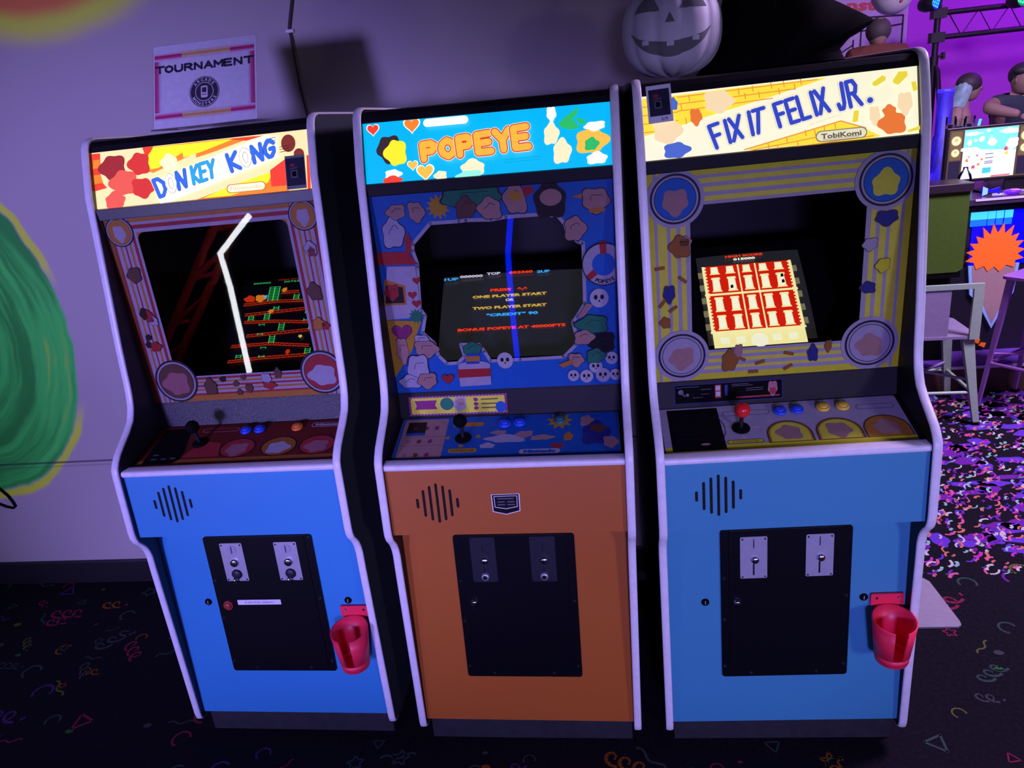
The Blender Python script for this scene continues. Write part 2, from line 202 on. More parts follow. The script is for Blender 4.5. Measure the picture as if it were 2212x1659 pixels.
ART = {"bezel":[["o","x",[[-0.1972,0.3854],[-0.1481,0.4319],[-0.0779,0.4318],[-0.0615,0.4331],[-0.0005,0.4301],[0.0351,0.4342],[0.1335,0.4341],[0.1426,0.4294],[0.1538,0.4327],[0.1727,0.408],[0.1764,0.3905],[0.2017,0.3635],[0.2133,0.3612],[0.21,0.2144],[0.2096,0.2123],[0.1905,0.1835],[0.1783,0.1674],[0.1858,0.1263],[0.1832,0.1093],[0.1503,0.0781],[0.0389,0.0767],[-0.0367,0.0769],[-0.0493,0.1039],[-0.0609,0.122],[-0.1079,0.1245],[-0.1013,0.0925],[-0.1202,0.0757],[-0.1494,0.0753],[-0.1689,0.0977],[-0.175,0.1315],[-0.2019,0.1608],[-0.1894,0.2049],[-0.2005,0.2226],[-0.1931,0.3285],[-0.192,0.3375],[-0.1994,0.3692]]],["s","gold",[-0.1238,0.469],0.0305],["k","lav",[-0.2415,0.4143],0.0273,0.0353],["k","tan",[-0.2275,0.4644],0.0225,0.0177],["k","tan",[-0.1787,0.461],0.0193,0.0241],["k","grn",[-0.043,0.4855],0.0738,0.0273],["k","brn",[-0.0584,0.4618],0.0241,0.0241],["k","tan",[-0.0012,0.4561],0.0273,0.0257],["k","tan",[0.0609,0.4748],0.0273,0.0353],["p","red",[[0.077,0.498],[0.1008,0.5023],[0.1058,0.4868],[0.0831,0.4762]]],["c","gold",[0.0614,0.4809],0.0144,0.0112],["k","dbrn",[0.1419,0.4658],0.0369,0.0401],["c","tan",[0.1438,0.4718],0.0257,0.0193],["k","tan",[0.247,0.4582],0.0321,0.0273],["p","ora",[[0.1919,0.4698],[0.217,0.4755],[0.2148,0.4636]]],["c","ora",[0.249,0.4351],0.0193,0.0064],["k","tan",[0.1956,0.3955],0.0241,0.0289],["p","red",[[-0.29,0.3712],[-0.2113,0.3684],[-0.1915,0.3358],[-0.2949,0.3397]]],["p","red",[[-0.2187,0.3917],[-0.2052,0.4167],[-0.1978,0.3887]]],["p","red",[[-0.2149,0.3898],[-0.2011,0.3889],[-0.2033,0.3656],[-0.2175,0.3665]]],["p","lav",[[-0.2684,0.3349],[-0.1976,0.3321],[-0.1977,0.2695],[-0.1992,0.2021],[-0.2954,0.1999]]],["p","ora",[[-0.2797,0.3044],[-0.229,0.2847],[-0.2324,0.2363],[-0.2897,0.2379]]],["p","dbrn",[[-0.2788,0.2877],[-0.2361,0.2818],[-0.2367,0.2416],[-0.2856,0.2428]]],["k","red",[-0.2646,0.2702],0.0173,0.0189],["h","red",[-0.1991,0.2961],0.0101],["h","red",[-0.2139,0.2605],0.0113],["h","red",[-0.2069,0.2382],0.0113],["p","gold",[[-0.2988,0.2001],[-0.1995,0.1925],[-0.2154,0.1616],[-0.2357,0.1135],[-0.291,0.0423],[-0.319,0.0436]]],["s","grn",[-0.2113,0.2055],0.0208],["h","pur",[-0.2532,0.1653],0.0267],["k","tan",[-0.2592,0.1182],0.0157,0.033],["k","lav",[-0.2059,0.1436],0.0189,0.0126],["k","tan",[-0.1972,0.1186],0.0299,0.022],["k","lav",[-0.2247,0.0664],0.0283,0.0377],["k","lav",[-0.2504,0.0313],0.0283,0.0173],["k","tan",[-0.2048,0.0328],0.0252,0.0204],["p","lav",[[-0.1199,0.0721],[-0.0373,0.0716],[-0.0394,0.0143],[-0.1204,0.0125]]],["p","red",[[-0.1227,0.0597],[-0.0375,0.0591],[-0.0388,0.0377],[-0.1229,0.0363]]],["c","lav",[-0.0792,0.0701],0.0402,0.0101],["p","bl2",[[-0.0965,0.1046],[-0.0612,0.1028],[-0.0643,0.0729],[-0.0983,0.0728]]],["p","ora",[[-0.0977,0.0941],[-0.0615,0.0933],[-0.0629,0.0799],[-0.0985,0.0799]]],["k","grn",[-0.0786,0.1142],0.0252,0.0141],["h","red",[-0.1506,0.0358],0.0163],["u","wht",[0.1722,0.0295],0.0151],["u","wht",[0.2052,0.0262],0.0173],["u","wht",[0.2464,0.0278],0.0189],["u","wht",[0.2294,0.0515],0.0173],["u","wht",[0.2694,0.0721],0.0164],["u","wht",[0.2775,0.0281],0.0151],["u","wht",[0.0022,0.0785],0.0214],["u","wht",[0.2452,0.2266],0.0236],["k","grn",[0.2263,0.1614],0.0362,0.0236],["k","blk",[0.2483,0.1128],0.0299,0.0267],["k","tan",[0.2037,0.1288],0.0236,0.0189],["k","grn",[0.2306,0.0793],0.022,0.0189],["k","tan",[0.1811,0.0713],0.0189,0.0173],["p","ora",[[0.136,0.0613],[0.1714,0.0736],[0.1757,0.0629],[0.147,0.052]]],["p","tan",[[0.2145,0.2153],[0.2302,0.2111],[0.2065,0.1826],[0.1869,0.177]]],["r","lav",[0.2593,0.3086],0.0495,0.0275],["p","red",[[0.2506,0.3634],[0.2672,0.3632],[0.2666,0.3328],[0.2524,0.3331]]],["p","red",[[0.2334,0.2973],[0.244,0.2852],[0.2241,0.2707],[0.2149,0.2805]]]],"mqA":[["p","red",[[-0.289,0.1391],[-0.2647,0.1382],[-0.2704,0.0719],[-0.2552,0.0518],[-0.2926,0.0458]]],["p","ora",[[-0.2856,0.1232],[-0.2681,0.123],[-0.2686,0.1029],[-0.2887,0.1017]]],["p","ora",[[-0.2897,0.0862],[-0.2688,0.0858],[-0.2642,0.0651],[-0.2905,0.0644]]],["p","ora",[[-0.1386,0.1396],[-0.0035,0.1399],[-0.0061,0.1143],[-0.1248,0.0768],[-0.1513,0.0855]]],["p","yel",[[-0.1285,0.1386],[-0.0473,0.1382],[-0.0214,0.128],[-0.11,0.0877],[-0.1445,0.0848]]],["p","red",[[-0.1486,0.1422],[-0.1181,0.1407],[-0.1261,0.1292],[-0.1412,0.1153]]],["p","ora",[[-0.0035,0.1399],[0.1547,0.1389],[0.0437,0.1124],[-0.0073,0.1022]]],["p","yel",[[-0.0439,0.1378],[0.0957,0.1374],[0.0107,0.1157],[-0.0405,0.1055]]],["p","red",[[0.0793,0.1385],[0.1741,0.1375],[0.1277,0.1297]]],["p","ora",[[-0.0244,-0.0008],[0.0749,0.0244],[0.2053,0.0545],[0.2301,0.0431],[0.2261,-0.0015]]],["p","yel",[[0.0029,0.0035],[0.075,0.026],[0.1921,0.0513],[0.1733,0.0244],[0.0761,0.003]]],["p","red",[[0.1825,0.0537],[0.2235,0.0767],[0.2328,0.0728],[0.2275,0.0134],[0.1822,0.0146]]],["p","red",[[0.2784,0.0803],[0.2853,0.0796],[0.2825,-0.0007],[0.2744,-0.0014]]],["c","brl",[0.2348,0.1129],0.0183,0.0207],["c","brl",[0.2596,0.0851],0.0133,0.0133],["k","brn",[-0.2325,0.0994],0.035,0.0317],["k","sal",[-0.2057,0.0596],0.0367,0.0317],["k","brd",[-0.1598,0.1017],0.0283,0.0283],["k","brd",[-0.1558,0.0426],0.03,0.025],["k","sal",[-0.2345,0.0187],0.0283,0.02],["k","crm",[-0.0785,0.0969],0.0233,0.02],["p","wht",[[-0.1323,0.0544],[0.174,0.137],[0.2077,0.1335],[0.2078,0.0812],[-0.0883,0.0025],[-0.1124,0.0]]]],"mqB":[["h","wht",[-0.2641,0.1265],0.0171],["h","red",[-0.2641,0.1265],0.0145],["h","wht",[-0.1703,0.1293],0.022],["h","ora",[-0.1703,0.1293],0.0187],["h","wht",[-0.1738,0.0375],0.0144],["h","gold",[-0.1738,0.0375],0.0122],["h","wht",[-0.1444,0.0198],0.0235],["h","gold",[-0.1444,0.0198],0.0199],["k","dbrn",[-0.2293,0.0789],0.0273,0.0306],["k","yel",[-0.2122,0.0683],0.0257,0.0306],["k","wht",[-0.2219,0.0196],0.0193,0.0113],["k","red",[-0.2244,0.0058],0.0241,0.0096],["k","crm",[-0.0315,0.0201],0.0289,0.0177],["k","mnt",[-0.0404,0.0025],0.0289,0.0129],["k","crm",[-0.1084,0.0077],0.0145,0.0113],["k","crm",[0.1535,0.0808],0.0177,0.0241],["k","crm",[0.1761,0.0399],0.0209,0.0273],["k","wht",[0.1557,0.1254],0.0113,0.0161],["k","gold",[0.2438,0.0583],0.0354,0.0289],["k","wht",[0.2527,0.0903],0.0241,0.0103],["k","wht",[0.2541,0.0187],0.0241,0.0129],["k","grn",[0.2435,0.0509],0.0161,0.0145],["p","grn",[[0.1699,0.1033],[0.1888,0.1166],[0.217,0.1349],[0.2132,0.1174],[0.1943,0.1042]]],["p","grn",[[0.1714,0.1032],[0.2037,0.1093],[0.218,0.0902],[0.1996,0.0858],[0.1756,0.0938]]],["p","grn",[[0.2097,0.1088],[0.2249,0.1105],[0.2335,0.0979],[0.2213,0.0959]]]],"mqC":[["p","yel",[[-0.2872,0.1368],[-0.2132,0.1359],[-0.0871,0.1377],[0.1073,0.1379],[-0.0067,0.1123],[-0.1562,0.0826],[-0.2241,0.0665],[-0.2872,0.0564]]],["p","yel",[[-0.0775,0.0038],[0.129,0.0436],[0.1792,0.0235],[0.2102,0.004],[0.172,-0.0001]]],["l","mor",0.0022,[[-0.2867,0.1184],[-0.2109,0.1184]]],["l","mor",0.0022,[[-0.2878,0.1001],[-0.212,0.1002]]],["l","mor",0.0022,[[-0.289,0.0818],[-0.2131,0.082]]],["l","mor",0.0022,[[-0.2901,0.0635],[-0.2141,0.0638]]],["l","mor",0.0022,[[-0.2101,0.1316],[0.0848,0.1362]]],["l","mor",0.0022,[[-0.211,0.1168],[0.0378,0.1218]]],["l","mor",0.0022,[[-0.2119,0.1019],[-0.0095,0.1072]]],["l","mor",0.0022,[[-0.1866,0.1336],[-0.1853,0.1216]]],["l","mor",0.0022,[[-0.1467,0.1342],[-0.1454,0.1221]]],["l","mor",0.0022,[[-0.1202,0.1345],[-0.1189,0.1225]]],["l","mor",0.0022,[[-0.0807,0.135],[-0.0793,0.123]]],["l","mor",0.0022,[[-0.051,0.1382],[-0.0497,0.1263]]],["l","mor",0.0022,[[-0.0119,0.1397],[-0.0105,0.1278]]],["l","mor",0.0022,[[0.0141,0.1407],[0.0155,0.1288]]],["l","mor",0.0022,[[0.0497,0.1415],[0.0511,0.1297]]],["l","mor",0.0022,[[-0.2044,0.1157],[-0.2031,0.1036]]],["l","mor",0.0022,[[-0.1718,0.1022],[-0.1705,0.0901]]],["l","mor",0.0022,[[-0.1349,0.1081],[-0.1336,0.096]]],["l","mor",0.0022,[[-0.095,0.1136],[-0.0936,0.1015]]],["l","mor",0.0022,[[-0.0681,0.1237],[-0.0668,0.1118]]],["l","mor",0.0022,[[-0.0387,0.1237],[-0.0373,0.1118]]],["l","mor",0.0022,[[-0.1961,0.0849],[-0.1948,0.0727]]],["l","mor",0.0022,[[-0.1624,0.0912],[-0.1611,0.0791]]],["l","mor",0.0022,[[0.0037,0.1255],[0.0051,0.1136]]],["l","mor",0.0022,[[0.0364,0.1316],[0.0378,0.1198]]],["l","mor",0.0022,[[-0.0612,0.0011],[0.1729,0.0242]]],["l","mor",0.0022,[[-0.0417,-0.0043],[0.1944,0.0056]]],["l","mor",0.0026,[[-0.0742,0.0041],[0.129,0.0436]]],["l","mor",0.0026,[[0.129,0.0436],[0.1792,0.0235]]],["l","mor",0.0022,[[-0.0244,0.0138],[-0.023,0.0021]]],["l","mor",0.0022,[[0.015,0.0196],[0.0164,0.0079]]],["l","mor",0.0022,[[0.0545,0.0319],[0.056,0.0202]]],["l","mor",0.0022,[[0.0935,0.0376],[0.0949,0.026]]],["l","mor",0.0022,[[-0.0051,0.0069],[-0.0037,-0.0049]]],["l","mor",0.0022,[[0.0374,0.0107],[0.0388,-0.001]]],["l","mor",0.0022,[[0.0738,0.0298],[0.0753,0.0182]]],["l","mor",0.0022,[[0.116,0.0401],[0.1175,0.0285]]],["p","brk",[[0.1953,0.1156],[0.2162,0.1287],[0.2233,0.1247],[0.2221,0.1174],[0.2029,0.1077],[0.1966,0.1097]]],["p","brk",[[0.2368,0.1158],[0.2493,0.1326],[0.2664,0.1316],[0.267,0.1219],[0.2484,0.1058],[0.2385,0.1092]]],["p","brk",[[0.2735,0.1084],[0.2828,0.1089],[0.286,0.091],[0.2775,0.0881]]],["p","brk",[[0.1559,0.0618],[0.1663,0.0613],[0.1632,0.0383],[0.1518,0.0379]]],["p","brk",[[0.264,0.0096],[0.2893,0.0166],[0.2906,0.0084],[0.2632,0.0049]]],["k","pal",[-0.1247,0.1122],0.0306,0.0242],["k","pal",[-0.2378,0.0613],0.0306,0.029],["k","blu",[-0.2202,0.0175],0.0274,0.0177],["k","org",[-0.1744,0.0845],0.0129,0.0177],["k","blu",[-0.2211,0.1162],0.0097,0.0129],["k","org",[0.2332,0.0275],0.0274,0.0242],["k","pal",[0.1975,0.0476],0.0113,0.0193],["k","pal",[0.2596,0.0666],0.0161,0.0226],["k","org",[0.2278,0.054],0.0145,0.0113]]}
# ---------------------------------------------------------------- lettering drawn with a marker pen
LET = {'F': [[(0,0),(0,1),(.8,1)], [(0,.52),(.65,.52)]], 'I': [[(.5,0),(.5,1)]], 'X': [[(0,0),(.9,1)], [(0,1),(.9,0)]], 'T': [[(0,1),(1,1)], [(.5,1),(.5,0)]], 'E': [[(.8,1),(0,1),(0,0),(.8,0)], [(0,.52),(.7,.52)]],
 'L': [[(0,1),(0,0),(.75,0)]], 'J': [[(.6,1),(.6,.2),(.45,0),(.15,0),(0,.2)]], 'R': [[(0,0),(0,1),(.6,1),(.8,.78),(.6,.52),(0,.5)], [(.4,.5),(.85,0)]], '.': [[(.4,.02),(.45,.02)]],
 'D': [[(0,0),(0,1),(.45,1),(.85,.7),(.85,.3),(.45,0),(0,0)]], 'O': [[(.42,0),(.1,.2),(0,.5),(.1,.8),(.42,1),(.75,.8),(.85,.5),(.75,.2),(.42,0)]], 'N': [[(0,0),(0,1),(.8,0),(.8,1)]], 'K': [[(0,0),(0,1)], [(.8,1),(.05,.5),(.85,0)]],
 'Y': [[(0,1),(.42,.5),(.85,1)], [(.42,.5),(.42,0)]], 'G': [[(.85,.8),(.6,1),(.3,1),(.02,.7),(.02,.3),(.3,0),(.6,0),(.85,.25),(.85,.48),(.5,.48)]], 'U': [[(0,1),(0,.25),(.2,0),(.6,0),(.82,.25),(.82,1)]], 'A': [[(0,0),(.43,1),(.86,0)], [(.2,.35),(.66,.35)]], 'M': [[(0,0),(0,1),(.45,.35),(.9,1),(.9,0)]], 'P': [[(0,0),(0,1),(.55,1),(.82,.76),(.55,.48),(0,.48)]]}
LW = {'I': .55, '.': .5, 'J': .8}
def word(mb, F, quad, txt, layers, d, step=False):
    ws = [LW.get(c, 1.0) for c in txt]; tot = sum(ws)*1.16-.16; x = 0; (tl, tr, br, bl) = quad
    def mp(a, b):
        return tuple((bl[i]*(1-a)+br[i]*a)*(1-b)+(tl[i]*(1-a)+tr[i]*a)*b for i in (0, 1))
    for ci, (c, wd) in enumerate(zip(txt, ws)):
        for li, (wid, mt) in enumerate(layers):
            if callable(mt): mt = mt(c)
            for st in LET[c]:
                pts = [mp((x+wd*(a if c != 'I' else .5))/tot, b) for a, b in st]
                mb.stroke(pts, wid, F, d+li*.0003+(ci*.0009 if step else 0), mt)
        x += wd*1.16
def art(mb, F, items, pal, d, rect):
    for it in items:
        d += .00012; k = it[0]; m_ = pal(it[1])
        if k == 'o': continue
        if k == 'p': poly = [tuple(p) for p in it[2]]
        elif k == 'l': mb.stroke([tuple(p) for p in it[3]], it[2], F, d, m_); continue
        elif k == 'c': poly = circle(it[2][0], it[2][1], it[3], it[4])
        elif k == 'k': poly = cloud(it[2][0], it[2][1], it[3], it[4])
        elif k == 'h': poly = heart(it[2][0], it[2][1], it[3])
        elif k == 's': poly = burst(it[2][0], it[2][1], it[3])
        elif k == 'u': poly = circle(it[2][0], it[2][1], it[3]*.95, it[3])
        elif k == 'r':
            poly = circle(it[2][0], it[2][1], it[3])
        if k in 'kh' and F is BZ: mb.flatp(clip([(it[2][0]+(p[0]-it[2][0])*1.07, it[2][1]+(p[1]-it[2][1])*1.07) for p in poly], *rect), F, d-.00006, pal('rng'))
        mb.flatp(clip(poly, *rect), F, d, m_)
        if k == 'k' and F is BZ: mb.stroke(clip([(it[2][0]+(p[0]-it[2][0])*.55+it[3]*.15, it[2][1]+(p[1]-it[2][1])*.55-it[4]*.1) for p in poly[6:22]], *rect), .0013, F, d+.00004, pal('rng'), cap=False)
        if k == 'r': mb.flatp(clip(circle(it[2][0], it[2][1], it[4]), *rect), F, d+.0001, pal('x'))
        if k == 'u':
            x, y, r = it[2][0], it[2][1], it[3]
            for sx in (-.35, .3): mb.flatp(clip(circle(x+sx*r, y+.1*r, .2*r, .26*r, 12), *rect), F, d+.0001, pal('blk'))
            mb.flatp(clip(circle(x, y-.3*r, .1*r, .12*r, 8), *rect), F, d+.0001, pal('blk'))
# ---------------------------------------------------------------- the arcade cabinets
PROF = [(.03, .066), (.012, .0665), (.003, .073), (0, .090), (0, .575), (.001, .632), (-.0028, .652), (-.010, .669), (-.021, .684), (-.032, .696), (-.038, .711), (-.0395, .728), (-.0315, .893), (-.0285, .908), (-.019, .9225), (-.005, .9375), (.011, .949), (.030, .962), (.053, .9775),
        (.068, .990), (.079, .9995), (.0885, .0158+1), (.0953, 1.031), (.100, 1.048), (.1035, 1.065), (.1075, 1.095), (.1105, 1.131), (.1165, 1.19), (.137, 1.35), (.165, 1.57), (.190, 1.655), (.2, 1.685), (.209, 1.6985), (.222, 1.7065), (.240, 1.710)]
FULL = PROF + [(.785, 1.710), (.785, .066)]
LOW = slope((.042, .66), (.016, .085)); BUL = slope((-.0198, .883), (-.027, .7085)); BZ = slope((.176, 1.515), (.185, 1.008)); MQ = slope((.2091, 1.6737), (.1713, 1.5399))
CP = slope((.177, .937), (.0118, .8915)); HD = slope((.186, 1.0), (.180, .94)); SCR = slope((.50, 1.243), (.287, 1.053)); YZ = Frame((0, 0, 0), (0, 1, 0), (0, 0, 1))
def trim_mesh(x):
    mb = MB(); rows = []; P = PROF + [(.5, 1.710), (.785, 1.710)]
    for i, p in enumerate(P):
        a, b = P[max(i-1, 0)], P[min(i+1, len(P)-1)]; t = norm((b[0]-a[0], b[1]-a[1], 0)); nx, nz = -t[1], t[0]
        rows.append([(x+dx, p[0]+nx*h, p[1]+nz*h) for dx, h in ((-.0098, -.002), (-.0098, .0006), (-.0072, .0028), (0, .0036), (.0072, .0028), (.0098, .0006), (.0098, -.002))])
    mb.grid(rows, WHITE); return mb
def screws(par, pts, F, d, r=.0042):
    for x, y in pts: mb = MB(); mb.cyl(F, x, y, r, d, d+.002, CHROME, r*.7, n=10); mb.build('screw', par)
def button(par, F, x, y, m_, d=.003, r=.0155, name='push_button'):
    mb = MB(); mb.lathe([(r, d), (r, d+.004), (r*.92, d+.0065), (r*.72, d+.0068), (r*.70, d+.004)], F, x, y, m_); mb.lathe([(r*.68, d+.004), (r*.68, d+.009), (r*.6, d+.0105), (.0001, d+.0098)], F, x, y, m_)
    return mb.build(name, par)
def joystick(par, F, x, y, m_, r=.0175, h=.058):
    mb = MB(); mb.lathe([(.021, .002), (.021, .004), (.016, .0065), (.006, .008)], F, x, y, MATTE); mb.lathe([(.0048, .006), (.0048, h-r*.8)], F, x, y, DARKPL, n=12); j = mb.build('joystick', par)
    b = MB(); b.ball(F(x, y, h), r, m_); b.build('ball_top', j); return j
def rows_v(F, mb, segs, x0, x1, d):
    for a, b, m_ in segs: mb.flatp([(x0, a), (x1, a), (x1, b), (x0, b)], F, d, m_)
def stripes(mb, cols, top, bot, half, d):
    for a, b, m_ in cols:
        for s in (-1, 1):
            x0, x1 = sorted((s*a, s*b)); mb.flatp([(x0, 0), (x1, 0), (x1, .507), (x0, .507)], BZ, d, m_)
    for segs in (top, bot):
        for a, b, m_ in segs: mb.flatp([(-half, a), (half, a), (half, b), (-half, b)], BZ, d+.0001, m_)
def roundel(mb, x, y, r, ring, disc, halo=None, d=.002):
    for k, (q, m_) in enumerate(((r*1.2 if halo else 0, halo), (r*1.04, PAL['rng']), (r*.95, ring), (r*.87, PAL['rng']), (r*.84, disc))):
        if q: mb.flatp(clip(circle(x, y, q, n=40), -.289, .289, 0, .507), BZ, d+k*.00012, m_)
def cabinet(k, root):
    A, B, Cc = k == 'A', k == 'B', k == 'C'; P = lambda *c: PAL[c[0]]
    paint = BLUE if A else ORANGE if B else BLUE2
    for s in (-1, 1):
        mb = MB(); mb.prism(FULL, YZ, *sorted((s*.289, s*.3078)), GREENSIDE if A else BLACK); mb.build('side_panel', root)
        trim_mesh(s*.2985).build('edge_trim', root)
    mb = MB(); mb.box(-.289, .289, .765, .783, .066, 1.702, BLACK); mb.build('back_panel', root)
    mb = MB(); mb.box(-.289, .289, .255, .765, 1.690, 1.704, BLACK); mb.prism([(.206, 1.676), (.211, 1.690), (.224, 1.7015), (.256, 1.704), (.256, 1.676)], YZ, -.289, .289, BLACK); mb.build('top_panel', root)
    mb = MB(); mb.box(-.2839, .2839, .0365, .76, 0, .084, KICK); mb.build('base_plinth', root)
    # lower front, coin door
    mb = MB(); mb.slab(LOW, -.289, .289, 0, .622, -.016, 0, paint); low = mb.build('lower_front_panel', root)
    mb = MB(); mb.prism(rrect(-.156, .1485, .1565, .581, .008), LOW, .0002, .0045, DOOR); mb.slab(LOW, -.136, .136, .170, .5805, .0045, .0065, DOOR); door = mb.build('coin_door', root, .0012)
    screws(door, [(-.148, .446), (-.148, .325), (-.1485, .181), (-.082, .159), (.081, .159), (.147, .182), (.147, .385)], LOW, .0045)
    if A: screws(door, [(.1488, .575)], LOW, .0045)
    pm = STEEL if A else DARKPL if B else GREYPL
    for x in (-.0765 if not B else -.0797, .080 if not B else .0743):
        mb = MB(); mb.prism(rrect(x-.0325, .446, x+.0325, .5625 if not B else .576, .004), LOW, .0065, .0085, pm); pl = mb.build('coin_plate', root, .0006)
        d = .0085; y1 = .5625 if not B else .576
        screws(pl, [(x+a*.027, y) for a in (-1, 1) for y in (.451, y1-.006)], LOW, d, .003)
        if A:
            mb = MB(); mb.cyl(LOW, x, .542, .0135, d, d+.0012, GREYPL); mb.prism(rrect(x-.0012, .531, x+.0012, .553, .001), LOW, d+.001, d+.0016, HOLE); mb.build('coin_slot', pl); mb = MB(); mb.lathe([(.011, d), (.0105, d+.006), (.008, d+.007), (.0001, d+.0072)], LOW, x+.001, .503, CHROME); mb.build('reject_button', pl)
            mb = MB(); mb.lathe([(.0145, d), (.0145, d+.003), (.011, d+.006), (.0001, d+.0062)], LOW, x+.001, .468, DARKPL); mb.ball(LOW(x-.003, .452, d+.006), .0055, CHROME, 10, 8, 1, 1.6, 2.0); mb.build('coin_return', pl)
        else:
            mb = MB(); mb.prism(rrect(x-.0011, .531, x+.0011, .556, .001), LOW, d-.0003, d+.0004, HOLE); mb.build('coin_slot', pl); mb = MB(); mb.lathe([(.0095, d), (.0095, d+.005), (.007, d+.0075), (.0001, d+.0078)], LOW, x+.003, .509 if B else .499, CHROME); mb.build('reject_button', pl)
            mb = MB(); mb.prism(rrect(x-.002, .455, x+.002, .488, .0015), LOW, d-.0003, d+.0005, HOLE)
            if B: mb.lathe([(.011, d), (.010, d+.005), (.006, d+.006)], LOW, x, .462, STEEL, 14); screws(pl, [(x+.012, .555), (x+.014, .532)], LOW, d, .003)
            mb.build('coin_return', pl)
    if A:
        button(door, LOW, -.1225, .3695, mat('worn_red_button', (.35, .04, .03), .4), .0065, .0145, 'service_button')
        mb = MB(); mb.prism(rrect(-.0945, .369, .0335, .3845, .001), LOW, .0066, .0071, WHITE); mb.text(LOW, 'PUSH FOR CREDITS', -.03, .3735, .0062, .0074, PAL['grey'], width=.085); mb.build('paper_label', door)
    else:
        mb = MB(); mb.lathe([(.011, .0065), (.011, .010), (.0085, .012), (.0085, .0135), (.0001, .0135)], LOW, -.1165, .384 if B else .376, CHROME, 16); mb.slab(LOW, -.1177, -.1153, .370 if B else .372, .386 if B else .38, .0135, .020 if B else .0140, CHROME); mb.build('door_lock', door)
    if not B:
        for x in ((-.1863, .226) if A else (-.1947, .1903)):
            mb = MB(); mb.lathe([(.010, 0), (.010, .0025), (.0075, .004), (.0001, .004)], LOW, x, .376, MATTE, 16); mb.slab(LOW, x-.0012, x+.0012, .371, .381, .004, .0045, STEEL); mb.build('panel_lock', root)
    # upper front with the speaker
    mb = MB(); mb.slab(BUL, -.289, .289, 0, .176, -.020, 0, paint); mb.build('speaker_panel', root)
    mb = MB(); cx, cy = (-.1675, .0945) if A else (-.1665, .086) if B else (-.1685, .091)
    for i in range(7):
        h = (.013, .036, .0465, .053, .0465, .036, .013)[i]; x = cx+(i-3)*.0166; mb.prism(rrect(x-.0033, cy-h, x+.0033, cy+h, .003), BUL, -.004, .00045, HOLE)
    mb.build('speaker_grille', root)
    mb = MB(); rows = []
    for x in (-.2885, .2885): rows.append([(x, y, z) for y, z in ((.01, .882), (-.020, .882), (-.0245, .8845), (-.026, .8905), (-.0245, .8965), (-.020, .899), (.006, .899))])
    mb.grid(rows, WHITE); mb.face(rows[0], WHITE); mb.face(rows[1], WHITE); mb.build('front_edge_strip', root)
    # control panel
    mb = MB(); mb.slab(CP, -.289, .289, -.014, .174, -.010, 0, BLACK); cp = mb.build('control_panel', root)
    mb = MB(); ov = rrect(-.281, .003, .281, .170, .006)
    if A:
        mb.prism(ov, CP, .0001, .0008, PAL['mar']); mb.flatp([(-.278, .005), (.278, .005), (.278, .028), (-.278, .028)], CP, .001, PAL['orb'])
        for y in (.010, .016, .022): mb.stroke([(-.155, y), (.278, y)], .0012, CP, .0011, PAL['crim'], cap=False)
        mb.prism([(-.262, .014), (-.176, .014), (-.160, .028), (-.160, .06), (-.185, .158), (-.262, .158)], CP, .0008, .0013, MATTE)
        for x, y in ((-.245, .047), (-.243, .030), (-.215, .030), (-.19, .032)): mb.flatp(rrect(x, y, x+.016, y+.004, .001), CP, .0015, PAL['grey'])
        mb.flatp([(-.16, .035), (-.055, .035), (-.07, .09), (-.125, .10)], CP, .001, PAL['crim'])
        for x, m_ in ((-.012, 'crim'), (.1033, 'orb'), (.2097, 'crim')):
            mb.flatp(circle(x, .066, .050, .040), CP, .0012, PAL['dbrn']); mb.flatp(circle(x, .066, .046, .0365), CP, .0014, PAL[m_]); mb.flatp(cloud(x, .06, .03, .024), CP, .0016, PAL['pnk'] if m_ == 'crim' else PAL['lav'])
        mb.flatp(rrect(-.147, .138, -.040, .154, .007), CP, .0012, PAL['pnk']); mb.flatp(rrect(-.144, .140, -.043, .152, .006), CP, .0014, PAL['mar'])
        mb.flatp(rrect(.168, .140, .272, .158, .008), CP, .0012, PAL['lav']); mb.flatp(rrect(.170, .142, .270, .156, .007), CP, .0014, PAL['mar']); mb.text(CP, 'Nintendo', .22, .1455, .0075, .0016, PAL['lav'], width=.082, bold=.001)
    elif B:
        mb.prism(ov, CP, .0001, .0008, PAL['grey']); mb.flatp(rrect(-.279, .0045, .279, .1685, .005), CP, .001, PAL['blu'])
        mb.flatp(rrect(-.272, .010, -.157, .163, .006), CP, .0012, PAL['tan']); mb.flatp([(-.262, .098), (-.212, .098), (-.214, .152), (-.262, .152)], CP, .0014, PAL['dbrn']); mb.flatp([(-.262, .098), (-.212, .098), (-.212, .108), (-.262, .108)], CP, .0015, PAL['bl2'])
        for y in (.058, .092): mb.stroke([(-.272, y), (-.157, y)], .0012, CP, .0014, PAL['grey'])
        for i in range(9): x, y = -.25+.028*(i % 3), .022+.052*(i//3); mb.flatp(cloud(x+.01 if y > .1 else x, y, .006, .008), CP, .0014, PAL[('pnk', 'brn', 'pur')[i % 3]])
        for a in (0, 1, 2): x, y = (-.15, -.112, -.072)[a], (.085, .052, .087)[a]; mb.flatp(burst(x, y, .009, 5, .45), CP, .0012, PAL['gold'])
        mb.flatp(rrect(-.142, .128, -.062, .144, .007), CP, .0012, PAL['ora']); mb.flatp(burst(.1323, .138, .034, 9, .6), CP, .0012, PAL['gold'])
        mb.flatp(rrect(-.142, .026, -.070, .042, .007), CP, .0012, PAL['gold']); mb.text(CP, 'CONTROLLER', -.106, .0305, .007, .0014, PAL['dbrn'], width=.058)
        mb.flatp(rrect(.036, .014, .136, .032, .008), CP, .0012, PAL['lav']); mb.text(CP, 'Nintendo', .086, .019, .009, .0014, PAL['blu'], width=.078, bold=.0012)
